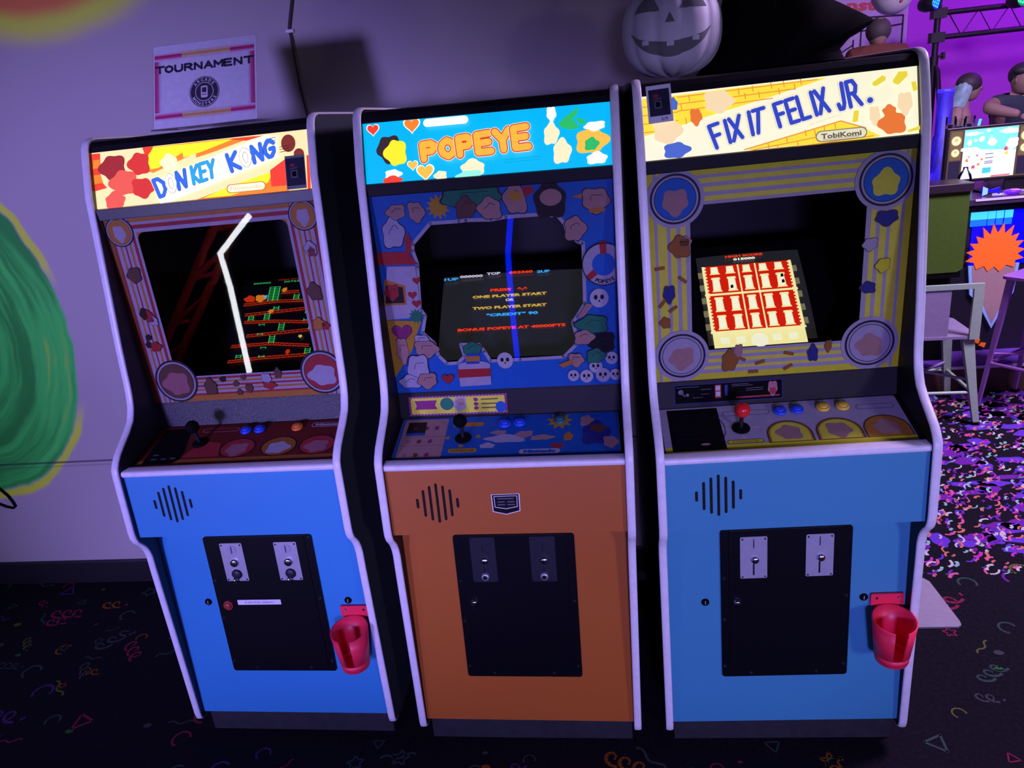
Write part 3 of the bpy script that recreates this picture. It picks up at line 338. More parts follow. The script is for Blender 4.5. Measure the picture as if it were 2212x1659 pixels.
        for x, y, rx, ry, c in ((.0, .075, .05, .016, 'lav'), (-.045, .05, .02, .01, 'lav'), (.045, .09, .022, .013, 'tan'), (-.02, .1, .02, .008, 'tan'), (.09, .075, .03, .010, 'tan'), (.155, .075, .012, .016, 'ora'), (.128, .042, .018, .009, 'crim'), (.2, .135, .016, .022, 'tan'), (.222, .085, .035, .045, 'nav'), (.228, .105, .02, .016, 'brn'), (.258, .05, .018, .022, 'tan')): mb.flatp(cloud(x, y, rx, ry), CP, .0012+x*.0002, PAL[c])
    else:
        mb.prism(ov, CP, .0001, .0008, PAL['lav']); mb.flatp([(-.279, .004), (.279, .004), (.279, .024), (-.279, .024)], CP, .001, PAL['olv'])
        mb.flatp([(-.264, .0095), (-.140, .0095), (-.140, .163), (-.262, .163)], CP, .0012, MATTE); mb.stroke([(-.155+.022*cos(t), .085+.045*sin(t)) for t in (.2*i-1.5 for i in range(16))], .0018, CP, .0014, PAL['rng']); mb.flatp(circle(-.186, .030, .011, .004), CP, .0014, PAL['tan'])
        for y in (.05, .07, .095, .12, .14): mb.stroke([(-.25, y), (-.17, y)], .0008, CP, .0014, PAL['rng'])
        for x0, x1, y in ((-.130, -.018, .137), (.182, .268, .133)): mb.flatp(rrect(x0, y-.009, x1, y+.009, .008), CP, .0012, PAL['grey']); mb.flatp(rrect(x0+.0015, y-.0075, x1-.0015, y+.0075, .007), CP, .0014, PAL['lav'])
        mb.flatp(rrect(-.136, .026, -.053, .039, .006), CP, .0013, PAL['dbrn']); mb.flatp(rrect(-.1345, .0275, -.0545, .0375, .005), CP, .0015, PAL['olv']); mb.text(CP, 'CONTROLLER', -.0945, .0295, .0055, .0017, PAL['dbrn'], width=.06)
        for x, y, a in ((-.132, .082, pi), (-.062, .082, 0), (-.095, .052, -pi/2)): mb.flatp([(x+r*cos(a+t), y+r*sin(a+t)) for r, t in ((.011, 0), (.008, 1.1), (.0045, 1.5), (.010, 2.8), (.010, -2.8), (.0045, -1.5), (.008, -1.1))], CP, .0012, PAL['wht'])
        for x, m_, q in ((.0095, 'yel', 'tan'), (.1206, 'yel', 'tan'), (.2267, 'ora', 'tan')):
            def arch(r, y0): return [(x-r, y0)]+[(x-r*cos(t), .05+r*.95*sin(t)) for t in (pi*i/16 for i in range(17))]+[(x+r, y0)]
            mb.flatp(arch(.052, .022), CP, .0012, PAL['brn']); mb.flatp(arch(.0475, .0235), CP, .0014, PAL['gold']); mb.flatp(arch(.044, .025), CP, .0016, PAL[m_]); mb.flatp(cloud(x, .055, .028, .026), CP, .0018, PAL[q])
    mb.build('control_overlay', cp)
    for q in (((-.014, .135), (.0245, .1375)) if A else ((-.0075, .130), (.0305, .133)) if B else ((.005, .132), (.0452, .1336))): button(cp, CP, q[0], q[1], mat('blue_button', (.02, .08, .65), .3))
    if A: button(cp, CP, .1313, .139, mat('orange_button', (.75, .17, .03), .3)); joystick(cp, CP, -.130, .092, MATTE)
    if B: button(cp, CP, .1323, .138, mat('teal_button', (.03, .12, .14), .3)); joystick(cp, CP, -.109, .080, MATTE)
    if Cc:
        for x in (.1062, .1518): button(cp, CP, x, .136, mat('yellow_button', (.8, .55, .05), .3))
        joystick(cp, CP, -.0965, .079, mat('glossy_red_ball', (.75, .02, .02), .2), .0185)
    mb = MB(); mb.slab(HD, -.289, .289, -.006, .072, -.008, 0, LEATHER if A else BLACK); hood = mb.build('control_hood', root)
    if B:
        mb = MB(); mb.prism(rrect(-.264, .003, -.003, .0555, .005), HD, .0003, .0012, PAL['pur']); mb.flatp(rrect(-.258, .0075, -.009, .051, .003), HD, .0014, PAL['yel'])
        for i in range(30): mb.stroke([(-.262+.0088*i, .0515), (-.2585+.0088*i, .0545)], .0015, HD, .0014, PAL['lav'], cap=False); mb.stroke([(-.262+.0088*i, .004), (-.2585+.0088*i, .007)], .0015, HD, .0014, PAL['lav'], cap=False)
        mb.flatp([(-.248, .02), (-.188, .02), (-.194, .03), (-.188, .044), (-.248, .044), (-.243, .03)], HD, .0016, PAL['pur']); mb.flatp(circle(-.162, .033, .018, .017), HD, .0016, PAL['grn']); mb.flatp(cloud(-.128, .032, .018, .02), HD, .0016, PAL['lav']); mb.flatp(cloud(-.126, .038, .012, .010), HD, .0017, PAL['tan'])
        for y in (.042, .030, .019): mb.stroke([(-.07, y), (-.028, y)], .003, HD, .0016, PAL['brn']); mb.flatp(cloud(-.085, y, .006, .005), HD, .0016, PAL['pur'])
        mb.flatp(circle(-.02, .02, .014, .015), HD, .0017, PAL['blu']); mb.build('instruction_card', hood)
    if Cc:
        mb = MB(); mb.prism(rrect(-.240, .007, .0215, .0565, .002), HD, .0003, .0010, PAL['nav']); mb.flatp(rrect(-.2385, .0085, .020, .055, .002), HD, .0012, MATTE)
        mb.flatp(circle(-.224, .038, .0065), HD, .0014, PAL['grey']); mb.stroke([(-.221, .034), (-.214, .027)], .003, HD, .0014, PAL['grey']); mb.flatp(circle(-.208, .03, .004), HD, .0014, PAL['grey'])
        for x0, x1, y in ((-.235, -.18, .05), (-.175, -.15, .042), (-.175, -.155, .03), (-.195, -.17, .022), (-.1, -.06, .05), (-.1, -.05, .046), (-.065, -.025, .038), (-.065, -.025, .033)): mb.stroke([(x0, y), (x1, y)], .0012, HD, .0014, PAL['grey'])
        for y in (.043, .028): mb.flatp(rrect(-.139, y-.006, -.128, y+.006, .001), HD, .0015, PAL['wht'])
        mb.flatp(rrect(-.141, .018, -.126, .052, .001), HD, .0013, PAL['crim']); mb.flatp(rrect(-.117, .022, -.110, .050, .001), HD, .0013, PAL['nav']); mb.flatp(rrect(-.09, .014, .015, .018, .001), HD, .0013, PAL['crim']); mb.flatp(cloud(-.002, .035, .012, .018), HD, .0014, PAL['pnk']); mb.flatp(cloud(-.002, .028, .008, .008), HD, .0015, PAL['crim']); mb.build('instruction_card', hood)
    # screen surround (a sheet with the window cut out), glass, picture tube
    mb = MB(); out = [(-.289, 0), (.289, 0), (.289, .507), (-.289, .507)]; Wt, Rd, Or, Ye = PAL['lav'], PAL['crim'], PAL['ora'], PAL['yel']
    if A:
        hl = rrect(-.203, .0725, .203, .467, .02); mb.hole(out, hl, BZ, 0, Or)
        stripes(mb, [(.289, .274, PAL['orb']), (.274, .268, Rd), (.268, .2581, Wt), (.2581, .2527, Or), (.2527, .2445, Wt), (.2445, .2402, Rd), (.2402, .2324, Wt), (.2324, .226, Or), (.226, .2182, Wt), (.2182, .210, Rd), (.210, .203, Wt)],
                [(.467, .4768, Wt), (.4768, .4868, Rd), (.4868, .4935, Wt), (.4935, .503, Or), (.503, .507, Wt)], [(.068, .0725, Wt), (.0618, .068, Rd), (.0564, .0618, Wt), (.051, .0564, Or), (.0456, .051, Wt), (.0401, .0456, Rd), (.0347, .0401, Wt), (.0292, .0347, Or), (.022, .0292, Wt), (.0165, .022, Rd), (0, .0165, Or)], .216, .0004)
        for s in (-1, 1): roundel(mb, s*.2475, .472, .0365, Wt, Or); mb.flatp(cloud(s*.2475, .468, .017, .02), BZ, .003, Wt)
        roundel(mb, -.206, .0615, .0585, Wt, PAL['brn']); mb.flatp(cloud(-.206, .055, .036, .034), BZ, .003, PAL['pnk']); roundel(mb, .2148, .063, .0585, Wt, Rd); mb.flatp(cloud(.215, .055, .036, .03), BZ, .003, Wt)
        for x, y, rx, ry, c in ((-.24, .36, .018, .020, 'brn'), (-.245, .255, .010, .016, 'dbrn'), (-.232, .247, .012, .016, 'red'), (-.222, .235, .012, .012, 'lav'), (-.251, .19, .008, .008, 'dbrn'), (-.256, .17, .008, .009, 'dbrn'), (-.236, .163, .014, .013, 'red'), (.25, .39, .016, .016, 'lav'), (.252, .382, .010, .012, 'crim'), (.238, .28, .018, .022, 'brn'), (.232, .195, .016, .016, 'ora'), (.25, .19, .010, .01, 'red'), (-.11, .04, .018, .022, 'brn'), (-.07, .06, .008, .008, 'dbrn'), (-.035, .045, .008, .008, 'brn'), (-.03, .02, .008, .008, 'brn'), (.0, .03, .011, .011, 'brn'), (-.01, .062, .007, .007, 'brn'), (.055, .055, .014, .014, 'lav'), (.06, .035, .018, .010, 'red'), (.09, .068, .010, .014, 'brn')):
            mb.flatp(cloud(x, y, rx*1.08, ry*1.08), BZ, .0029, PAL['dbrn']); mb.flatp(cloud(x, y, rx, ry), BZ, .0031, PAL[c])
    elif B:
        hl = [tuple(p) for p in ART['bezel'][0][2]]; mb.hole(out, hl, BZ, 0, PAL['x']); mb.stroke(hl, .0085, BZ, .0004, Wt, closed=True)
        art(mb, BZ, ART['bezel'], P, .0008, (-.289, .289, 0, .507)); rc = ART['bezel'][[i for i, t in enumerate(ART['bezel']) if t[0] == 'r'][0]][2]
        for i, ch in enumerate('POPEYE'):
            a = -2.05+.21*i; mb.text(BZ, ch, rc[0]+.0425*cos(a), rc[1]+.0425*sin(a)-.003, .009, .0105, PAL['dbrn'], rot=a+pi/2, bold=.0004)
        mb.stroke([(rc[0]+.0505*cos(t), rc[1]+.0505*sin(t)) for t in (2*pi*i/40 for i in range(41)) if rc[0]+.0505*cos(t) < .286], .0022, BZ, .0104, PAL['dbrn'])
    else:
        hl = rrect(-.193, .076, .193, .426, .004); mb.hole(out, hl, BZ, 0, PAL['olv'])
        stripes(mb, [(.289, .274, PAL['olv']), (.274, .267, Wt), (.267, .246, Ye), (.246, .238, Wt), (.238, .224, Ye), (.224, .215, Wt), (.215, .204, Ye), (.204, .193, Wt)],
                [(.426, .434, Wt), (.434, .4445, Ye), (.4445, .454, Wt), (.454, .4645, Ye), (.4645, .474, Wt), (.474, .4845, Ye), (.4845, .492, Wt), (.492, .507, PAL['olv'])], [(.0686, .076, Wt), (.0608, .0686, Ye), (.0523, .0608, Wt), (.0433, .0523, Ye), (.0335, .0433, Wt), (.0257, .0335, Ye), (.0158, .0257, Wt), (0, .0158, PAL['olv'])], .2, .0004)
        for x, y, dsc, q in ((-.2256, .4443, 'x', 'tan'), (.2288, .4425, 'x', 'yel'), (-.2190, .0662, 'lav', 'tan'), (.2192, .0655, 'lav', 'tan')):
            roundel(mb, x, y, .0545, Wt, PAL[dsc], Wt); mb.flatp(cloud(x, y-.006, .030, .028), BZ, .003, PAL[q])
        for x, y, a in ((-.265, .288, .1), (-.213, .257, -.7), (-.262, .202, .9), (-.237, .187, .6), (-.078, .049, -.5), (-.033, .036, .25), (.034, .054, -.25), (.033, .019, .5), (-.049, .013, 0)):
            pts = [(x+u*cos(a)-v*sin(a), y+u*sin(a)+v*cos(a)) for u, v in ((-.0115, -.004), (.0115, -.004), (.0115, .004), (-.0115, .004))]; mb.flatp(pts, BZ, .0028, PAL['brn']); mb.flatp([(p[0]*.9+x*.1, p[1]*.9+y*.1) for p in pts], BZ, .003, PAL['orb'])
        for x, y, rx, ry, c in ((-.217, .335, .022, .026, 'orb'), (-.205, .345, .014, .012, 'tan'), (-.245, .225, .014, .020, 'nav'), (-.256, .154, .012, .014, 'orb'), (.237, .36, .024, .016, 'nav'), (.205, .303, .016, .014, 'lav'), (.236, .252, .015, .016, 'olv'), (.207, .202, .016, .014, 'nav'), (-.105, .045, .018, .026, 'orb'), (-.085, .07, .010, .016, 'tan'), (.09, .05, .012, .02, 'nav'), (.125, .066, .008, .014, 'orb')):
            mb.flatp(cloud(x, y, rx*1.08, ry*1.08), BZ, .0029, PAL['brn']); mb.flatp(cloud(x, y, rx, ry), BZ, .0031, PAL[c])
    mb.build('screen_surround', root)
    mb = MB(); mb.face([BZ(-.2885, 0, .012), BZ(.2885, 0, .012), BZ(.2885, .507, .012), BZ(-.2885, .507, .012)], GLASS); mb.build('screen_glass', root)
    mb = MB(); mb.slab(SCR, -.2885, .2885, -.08, .33, -.02, -.012, MATTE); mb.box(-.2885, .2885, .20, .765, .995, 1.003, MATTE); mb.box(-.2885, .2885, .186, .70, 1.512, 1.52, MATTE); mb.build('monitor_shelf', root)
    mb = MB(); ras = mat('tube_glow', (.03, .03, .033), .25, emis=.014 if A else .028, ecol=(.9, .95, 1)); T = {c: glow('scr_'+c, v, k) for c, v, k in (('red', (255, 60, 25), 1), ('redd', (205, 50, 12), .8), ('wht', (225, 215, 235), .8), ('cy', (60, 180, 255), .9), ('yel', (235, 195, 80), .8), ('grn', (60, 225, 110), .8), ('crm', (255, 246, 170), 1), ('pale', (255, 255, 225), 1), ('ora', (225, 130, 40), .8), ('brick', (225, 30, 15), .9), ('dim', (150, 145, 105), .6))}
    hw, y1 = ((.201, .292) if B else (.136, .293)); y0 = .012 if not B else .010; nn = 13
    cols = [[SCR(-hw+2*hw*i/(nn-1), y0+(y1-y0)*j/(nn-1), .010*(1-((2*i/(nn-1)-1)**2+(2*j/(nn-1)-1)**2)/2)-.009) for i in range(nn)] for j in range(nn)]
    mb.grid(cols, ras if not A else mat('tube_dark', (.006, .006, .006), .3)); mb.slab(SCR, -hw, hw, y0, y1, -.0125, -.0095, MATTE); tube = mb.build('picture_tube', root); mb = MB(); d = .0032
    if A:
        mb.text(SCR, '000000', -.066, .303, .0065, d, T['grn'], width=.055); mb.text(SCR, 'HIGH SCORE', .028, .311, .005, d, T['redd'], width=.085); mb.text(SCR, '007650', .035, .302, .0065, d, T['grn'], width=.06)
        def gird(p, q, n=26):
            for dy in (0, .0078): mb.stroke([(p[0], p[1]+dy), (q[0], q[1]+dy)], .0022, SCR, d, T['redd'], cap=False)
            z = [(p[0]+(q[0]-p[0])*i/n, p[1]+(q[1]-p[1])*i/n+(.0078 if i % 2 else 0)) for i in range(n+1)]; mb.stroke(z, .0012, SCR, d, T['redd'], cap=False)
        gird((.003, .262), (.059, .262), 8)
        for ps in (((-.111, .226), (.0, .231), (.122, .225)), ((-.10, .189), (.122, .199)), ((-.096, .163), (.0, .160), (.122, .148)), ((-.08, .114), (.122, .1225)), ((-.12, .081), (.0, .083), (.122, .068)), ((-.12, .029), (-.02, .036), (.122, .038))):
            for p, q in zip(ps, ps[1:]): gird(p, q, 16)
        def ladder(x, a, b, wd=.0155):
            for s in (-.5, .5): mb.stroke([(x+s*wd, a), (x+s*wd, b)], .0022, SCR, d+.0003, T['grn'], cap=False)
            y = a+.004
            while y < b: mb.stroke([(x-wd/2, y), (x+wd/2, y)], .0014, SCR, d+.0003, T['grn'], cap=False); y += .0058
        for l in ((-.012, .238, .289), (-.0285, .238, .289), (.054, .236, .257), (-.027, .17, .192), (-.077, .171, .187), (.025, .129, .155), (.119, .126, .145), (.003, .088, .115), (.12, .044, .064), (-.003, .203, .217), (.1, .184, .193), (.099, .157, .166), (-.038, .151, .157), (-.037, .118, .125), (-.018, .071, .076), (-.018, .041, .049), (-.089, .043, .055)): ladder(*l)
        for x, y, rx, ry, c in ((-.06, .25, .017, .013, 'ora'), (-.095, .25, .018, .012, 'redd'), (.012, .275, .008, .008, 'ora'), (-.018, .2, .009, .007, 'ora'), (.06, .055, .007, .008, 'redd'), (.09, .105, .006, .005, 'yel'), (-.045, .255, .006, .005, 'cy')): mb.flatp(cloud(x, y, rx, ry, 5), SCR, d+.0005, T[c])
    elif B:
        def ln(t, xa, xb, y, c, h=.0082): mb.text(SCR, t, (xa+xb)/2, y-h/2, h, d, T[c], width=xb-xa, bold=.0006)
        ln('1UP', -.200, -.158, .2745, 'cy'); ln('000000', -.152, -.085, .281, 'wht'); ln('TOP', -.074, -.034, .286, 'wht'); ln('053360', -.009, .059, .2855, 'red'); ln('2UP', .0705, .108, .283, 'cy')
        ln('PRESS', -.062, -.002, .228, 'red'); ln('^,^', .015, .045, .228, 'red'); ln('ONE PLAYER START', -.112, .099, .2075, 'yel'); ln('OR', -.018, .0065, .192, 'wht'); ln('TWO PLAYER START', -.110, .099, .169, 'yel'); ln('"CREDIT" 90', -.07, .075, .144, 'cy'); ln('BONUS POPEYE AT 40000PTS', -.149, .150, .0995, 'red')
    else:
        mb.text(SCR, 'HIGH SCORE', -.0105, .277, .0068, d, T['red'], width=.099, bold=.0005); mb.text(SCR, '015000', -.0105, .2665, .0068, d, T['pale'], width=.058, bold=.0005)
        mb.slab(SCR, -.1245, .107, .038, .2525, d-.0004, d, T['brick']); mb.flatp([(-.124, -.004), (.107, -.004), (.107, .041), (-.124, .041)], SCR, d+.0003, T['crm'])
        for x in (-.031, .014): mb.stroke([(x, .042), (x, .252)], .004, SCR, d+.0003, T['crm'], cap=False)
        for x in (-.1225, .105): mb.stroke([(x, .04), (x, .2525)], .007, SCR, d+.0003, T['crm'], cap=False)
        for y in (.16, .043): mb.stroke([(-.128, y), (.111, y)], .0065, SCR, d+.0004, T['crm'], cap=False)
        for i in range(20):
            for sx in (-.1185, .101): mb.flatp([(sx-.003, .046+i*.0105), (sx+.003, .046+i*.0105), (sx+.003, .051+i*.0105), (sx-.003, .051+i*.0105)], SCR, d+.0002, T['crm'])
        for j, (ya, yb) in enumerate(((.222, .2525), (.166, .216), (.103, .1525), (.048, .096))):
            for x in (-.094, -.053, -.0095, .0335, .074):
                ya_, yb_ = ya, yb; ya, yb = ya+.0045, yb-.0035
                for a, b, e, m_ in ((.0106, 0, .0006, 'crm'), (.0074, .004, .0009, 'pale')): mb.flatp([(x-a, ya+b), (x+a, ya+b), (x+a*.85, yb-b), (x-a*.85, yb-b)], SCR, d+e, T[m_])
                mb.flatp([(x-.0135, ya-.0022), (x+.0135, ya-.0022), (x+.0118, ya+.002), (x-.0118, ya+.002)], SCR, d+.0007, T['crm'])
                if j: mb.flatp([(x-.0125, yb-.004), (x+.0125, yb-.004), (x+.0105, yb+.002), (x-.0105, yb+.002)], SCR, d+.0007, T['crm']); mb.stroke([(x-.0075, (ya+yb)/2), (x+.0075, (ya+yb)/2)], .0016, SCR, d+.0011, T['crm'], cap=False)
                ya, yb = ya_, yb_
        for x, y in ((-.055, .182), (.078, .205), (.078, .186)): mb.flatp([(x-.004, y-.006), (x+.004, y-.004), (x+.003, y+.006), (x-.003, y+.004)], SCR, d+.0013, MATTE)
        for x in (-.095, -.055, .035, .075): mb.flatp(rrect(x-.011, .008, x+.011, .026, .001), SCR, d+.0006, T['pale'])
        mb.flatp(circle(-.009, .012, .021, .02), SCR, d+.0006, T['pale'])
        for i in range(5):
            for s in (-.132, .113): mb.flatp(rrect(s-.0065, .215-i*.041, s+.0065, .2345-i*.041, .001), SCR, d, T['dim'])
    mb.build('screen_picture', tube)
    # lit marquee and its retainers
    mk = {'A': 1.15, 'B': 1.05, 'C': .95}[k]; MP = dict(red=(255, 62, 40), ora=(255, 130, 40), yel=(255, 236, 40), brl=(120, 45, 35), brn=(150, 42, 45), sal=(225, 88, 75), brd=(205, 52, 48), crm=(255, 235, 190), wht=(255, 252, 236), dbrn=(52, 40, 42), gold=(255, 190, 70), mnt=(150, 240, 215), grn=(45, 185, 100),
        mor=(235, 150, 60), brk=(238, 216, 60), pal=(250, 222, 175), blu=(75, 105, 200), org=(235, 120, 50), sky=(0, 178, 236), base=(255, 222, 165), pale=(253, 248, 214))
    def G(c): return glow(k+c, MP[c], mk)
    mb = MB(); mb.slab(MQ, -.2885, .2885, -.003, .142, -.004, 0, G({'A': 'base', 'B': 'sky', 'C': 'pale'}[k])); rect = (-.2885, .2885, -.002, .141)
    if Cc: MP['yel'] = (252, 226, 60)
    art(mb, MQ, ART['mq'+k], G, .0003, rect); d = .011
    def ink(name, rgb): return glow('ink_'+name, rgb, mk)
    if A:
        ol, bl, bl2, cr = ink('a0', (70, 50, 80)), ink('a1', (50, 105, 225)), ink('a2', (40, 160, 235)), ink('a3', (255, 250, 225))
        f = lambda c: cr if c == 'O' else bl; f2 = lambda c: cr if c == 'O' else bl2
        word(mb, MQ, ((-.121, .0555), (-.03, .0745), (-.03, .034), (-.1065, .0145)), 'DON', [(.0115, cr), (.0100, ol), (.0082, f)], d); word(mb, MQ, ((-.017, .0785), (.045, .0905), (.046, .0505), (-.013, .0375)), 'KEY', [(.0100, cr), (.009, ol), (.0076, f2)], d)
        word(mb, MQ, ((.079, .098), (.2045, .1235), (.2055, .087), (.0895, .0585)), 'KONG', [(.0120, cr), (.0104, ol), (.0086, f)], d)
        mb.flatp(rrect(.071, .006, .173, .0275, .010), MQ, d, ink('a4', (200, 120, 50))); mb.flatp(rrect(.0735, .008, .1705, .0255, .009), MQ, d+.0003, ink('a5', (255, 246, 205))); mb.text(MQ, 'Nintendo', .122, .0125, .0095, d+.0006, ink('a6', (222, 190, 130)), width=.082)
        for x, y in ((.1755, .1195), (.208, .0975)):
            for q in (-.006, 0, .006): mb.stroke([(x-.012+.02, y+q), (x+.012+.02, y+q+.002)], .0015, MQ, d, ink('a7', (60, 20, 18)))
    elif B:
        word(mb, MQ, ((-.146, .079), (.105, .0995), (.109, .0545), (-.1435, .046)), 'POPEYE', [(.0225, ink('b0', (240, 235, 235))), (.0200, ink('b1', (200, 62, 40))), (.0152, ink('b2', (255, 178, 62)))], d, True)
        mb.flatp(rrect(-.1405, .1185, -.0345, .1365, .009), MQ, d, ink('b3', (255, 255, 255)))
        for y in (.029, .023): mb.stroke([(.043, y), (.128, y+.002)], .0018, MQ, d, ink('b4', (0, 165, 200)), cap=False)
    else:
        o1, o2, o3 = ink('c0', (120, 105, 110)), ink('c1', (252, 240, 220)), ink('c2', (48, 72, 190)); L = [(.0138, o1), (.0131, o2), (.0092, ink('c4', (150, 140, 190))), (.0079, o3)]
        word(mb, MQ, ((-.149, .0595), (-.082, .0765), (-.077, .030), (-.134, .0125)), 'FIX', L, d); word(mb, MQ, ((-.070, .0795), (-.032, .0865), (-.0385, .0365), (-.060, .032)), 'IT', L, d)
        word(mb, MQ, ((-.0105, .091), (.095, .1140), (.106, .066), (.001, .0435)), 'FELIX', L, d); word(mb, MQ, ((.120, .1185), (.160, .1235), (.174, .0725), (.124, .066)), 'JR', L, d); mb.flatp(circle(.1875, .0785, .0088), MQ, d+.0002, o1); mb.flatp(circle(.1875, .0785, .0082), MQ, d+.0004, o2); mb.flatp(circle(.1875, .0785, .0062), MQ, d+.0006, o3)
        mb.flatp(rrect(.0735, .002, .1795, .0255, .0115), MQ, d, ink('c5', (125, 115, 90))); mb.flatp(rrect(.0755, .004, .1775, .0235, .0105), MQ, d+.0002, ink('c6', (232, 226, 190))); mb.text(MQ, 'TobiKomi', .1265, .0085, .0105, d+.0005, ink('c7', (95, 85, 70)), width=.083, bold=.0005); mb.stroke([(.088, .0065), (.163, .0065)], .0008, MQ, d+.0005, ink('c7', (95, 85, 70)))
        mb.text(MQ, '1982 TobiKomi of America', .095, .047, .003, d, ink('c8', (235, 200, 150)), width=.07, rot=.235)
    mb.build('marquee', root)
    mb = MB(); mb.prism([(.1713, 1.5415), (.163, 1.5395), (.1665, 1.512), (.178, 1.512), (.19, 1.5415)], YZ, -.2885, .2885, mat('grey_metal_retainer', (.10, .10, .11), .38, .6) if A else BLACK); mb.build('marquee_retainer', root, .001)
    if B:
        mb = MB(); sh = [(-.0335, .106), (.036, .107), (.035, .0605), (.0005, .0515), (-.0325, .0595)]; sc_ = lambda k: [(x*k+.001*(1-k), .0835+(y-.0835)*k) for x, y in sh]
        mb.prism(sh, BUL, .0002, .0006, WHITE); mb.flatp(sc_(.93), BUL, .0008, PAL['blk']); mb.flatp([(-.027, .1015), (.030, .102), (.029, .072), (.001, .0665), (-.0265, .0715)], BUL, .001, WHITE); mb.flatp([(-.0255, .1), (.0285, .1005), (.0275, .0735), (.001, .0685), (-.025, .073)], BUL, .0012, PAL['blk'])
        for y, n in ((.0945, 1), (.086, 2), (.0785, 2)):
            for q in range(n): x0 = -.020+q*.024; mb.stroke([(x0+.002, y), (x0+(.040 if n == 1 else .018), y)], .0032, BUL, .0014, PAL['grey'])
        mb.build('shield_sticker', root)
SPEC = {'A': ((-.6905, .0213, .0033), (-.0066, -.0052, -.0158), 'arcade cabinet with light blue front and orange striped screen border, beside the painted wall', 'leftmost'),
        'B': ((0, 0, -.0008), (-.0042, .0129, 0), 'arcade cabinet with orange front panel and bright turquoise lit sign, between the two blue ones', 'mid'),
        'C': ((.6839, .0067, -.0025), (.0107, -.0079, .0175), 'arcade cabinet with light blue front and yellow striped screen border, under the white pumpkin', 'right')}
ROOT = {}
for k, (l, r, lab, _) in SPEC.items():
    ROOT[k] = thing('arcade_cabinet', lab, 'arcade machine', l, r, 'arcade cabinets in a row'); cabinet(k, ROOT[k])
# ---------------------------------------------------------------- the room
def node_mat(name, build):
    m = bpy.data.materials.new(name); m.use_nodes = True; build(m.node_tree, m.node_tree.nodes['Principled BSDF']); return m
def wall_paint(nt, b):
    N = nt.nodes.new; L = nt.links.new
    def M(op, a, c=None, clamp=False):
        n = N('ShaderNodeMath'); n.operation = op; n.use_clamp = clamp
        for i, q in enumerate((a, c)):
            if q is None: continue
            if isinstance(q, (int, float)): n.inputs[i].default_value = q
            else: L(q, n.inputs[i])
        return n.outputs[0]
    def mix(f, a, c):
        n = N('ShaderNodeMix'); n.data_type = 'RGBA'; L(f, n.inputs[0])
        for s, q in ((6, a), (7, c)):
            if isinstance(q, tuple): n.inputs[s].default_value = q+(1,)
            else: L(q, n.inputs[s])
        return n.outputs[2]
    tc = N('ShaderNodeTexCoord'); sp = N('ShaderNodeSeparateXYZ'); L(tc.outputs['Object'], sp.inputs[0]); x, z = sp.outputs[0], sp.outputs[2]
    nz = N('ShaderNodeTexNoise'); nz.inputs['Scale'].default_value = 5; nz.inputs['Detail'].default_value = 3; L(tc.outputs['Object'], nz.inputs['Vector']); n1 = M('SUBTRACT', nz.outputs['Fac'], .5)
    def ell(cx, cz, a, c, ns):
        dx, dz = M('DIVIDE', M('SUBTRACT', x, cx), a), M('DIVIDE', M('SUBTRACT', z, cz), c)
        return M('ADD', M('SQRT', M('ADD', M('MULTIPLY', dx, dx), M('MULTIPLY', dz, dz))), M('MULTIPLY', n1, ns))
    def step(v, e0, e1):
        n = N('ShaderNodeMapRange'); n.interpolation_type = 'SMOOTHSTEP'; L(v, n.inputs[0]); n.inputs[1].default_value = e0; n.inputs[2].default_value = e1; return n.outputs[0]
    d = ell(-2.22, 1.10, .535, .66, .10); wv = N('ShaderNodeTexNoise'); wv.inputs['Scale'].default_value = 1.0; wv.inputs['Detail'].default_value = 3; cv = N('ShaderNodeCombineXYZ'); L(M('MULTIPLY', d, 11), cv.inputs[0]); L(M('MULTIPLY', z, 1.6), cv.inputs[1]); L(cv.outputs[0], wv.inputs['Vector'])
    green = mix(step(wv.outputs['Fac'], .38, .62), (.02, .36, .04), (.06, .78, .10)); green = mix(step(wv.outputs['Fac'], .63, .78), green, (.62, .80, .03))
    yel = (.75, .92, .04); cls = M('MULTIPLY', M('SUBTRACT', 1, step(d, .995, 1.02)), 1.0); rim = M('MULTIPLY', M('MULTIPLY', step(d, 1.0, 1.025), M('SUBTRACT', 1, step(d, 1.045, 1.075))), step(M('ABSOLUTE', M('SUBTRACT', z, 1.02)), .20, .34))
    rough = N('ShaderNodeTexNoise'); rough.inputs['Scale'].default_value = 1.3; L(tc.outputs['Object'], rough.inputs['Vector'])
    col = mix(step(rough.outputs['Fac'], .3, .7), (.49, .435, .405), (.52, .46, .425))
    h = ell(-1.44, 2.36, .56, .36, .07); col = mix(M('MULTIPLY', M('SUBTRACT', 1, step(h, .78, 1.02)), .95), col, (.85, 1.0, .05)); col = mix(M('SUBTRACT', 1, step(h, .62, .78)), col, (1.0, .27, .06))
    col = mix(rim, col, yel); col = mix(cls, col, green)
    gv = M('ABSOLUTE', M('SUBTRACT', z, .5525)); col = mix(M('MULTIPLY', M('SUBTRACT', 1, step(gv, .003, .0055)), .72), col, (.03, .02, .03)); gv2 = M('ABSOLUTE', M('SUBTRACT', z, .536)); col = mix(M('MULTIPLY', M('SUBTRACT', 1, step(gv2, .002, .005)), .30), col, (.05, .04, .06))
    L(col, b.inputs['Base Color']); b.inputs['Roughness'].default_value = .6
    bp = N('ShaderNodeBump'); bp.inputs['Strength'].default_value = .08; fine = N('ShaderNodeTexNoise'); fine.inputs['Scale'].default_value = 160; L(tc.outputs['Object'], fine.inputs['Vector']); L(fine.outputs['Fac'], bp.inputs['Height']); L(bp.outputs['Normal'], b.inputs['Normal'])
WALLM = node_mat('painted_wall_with_mural', wall_paint)
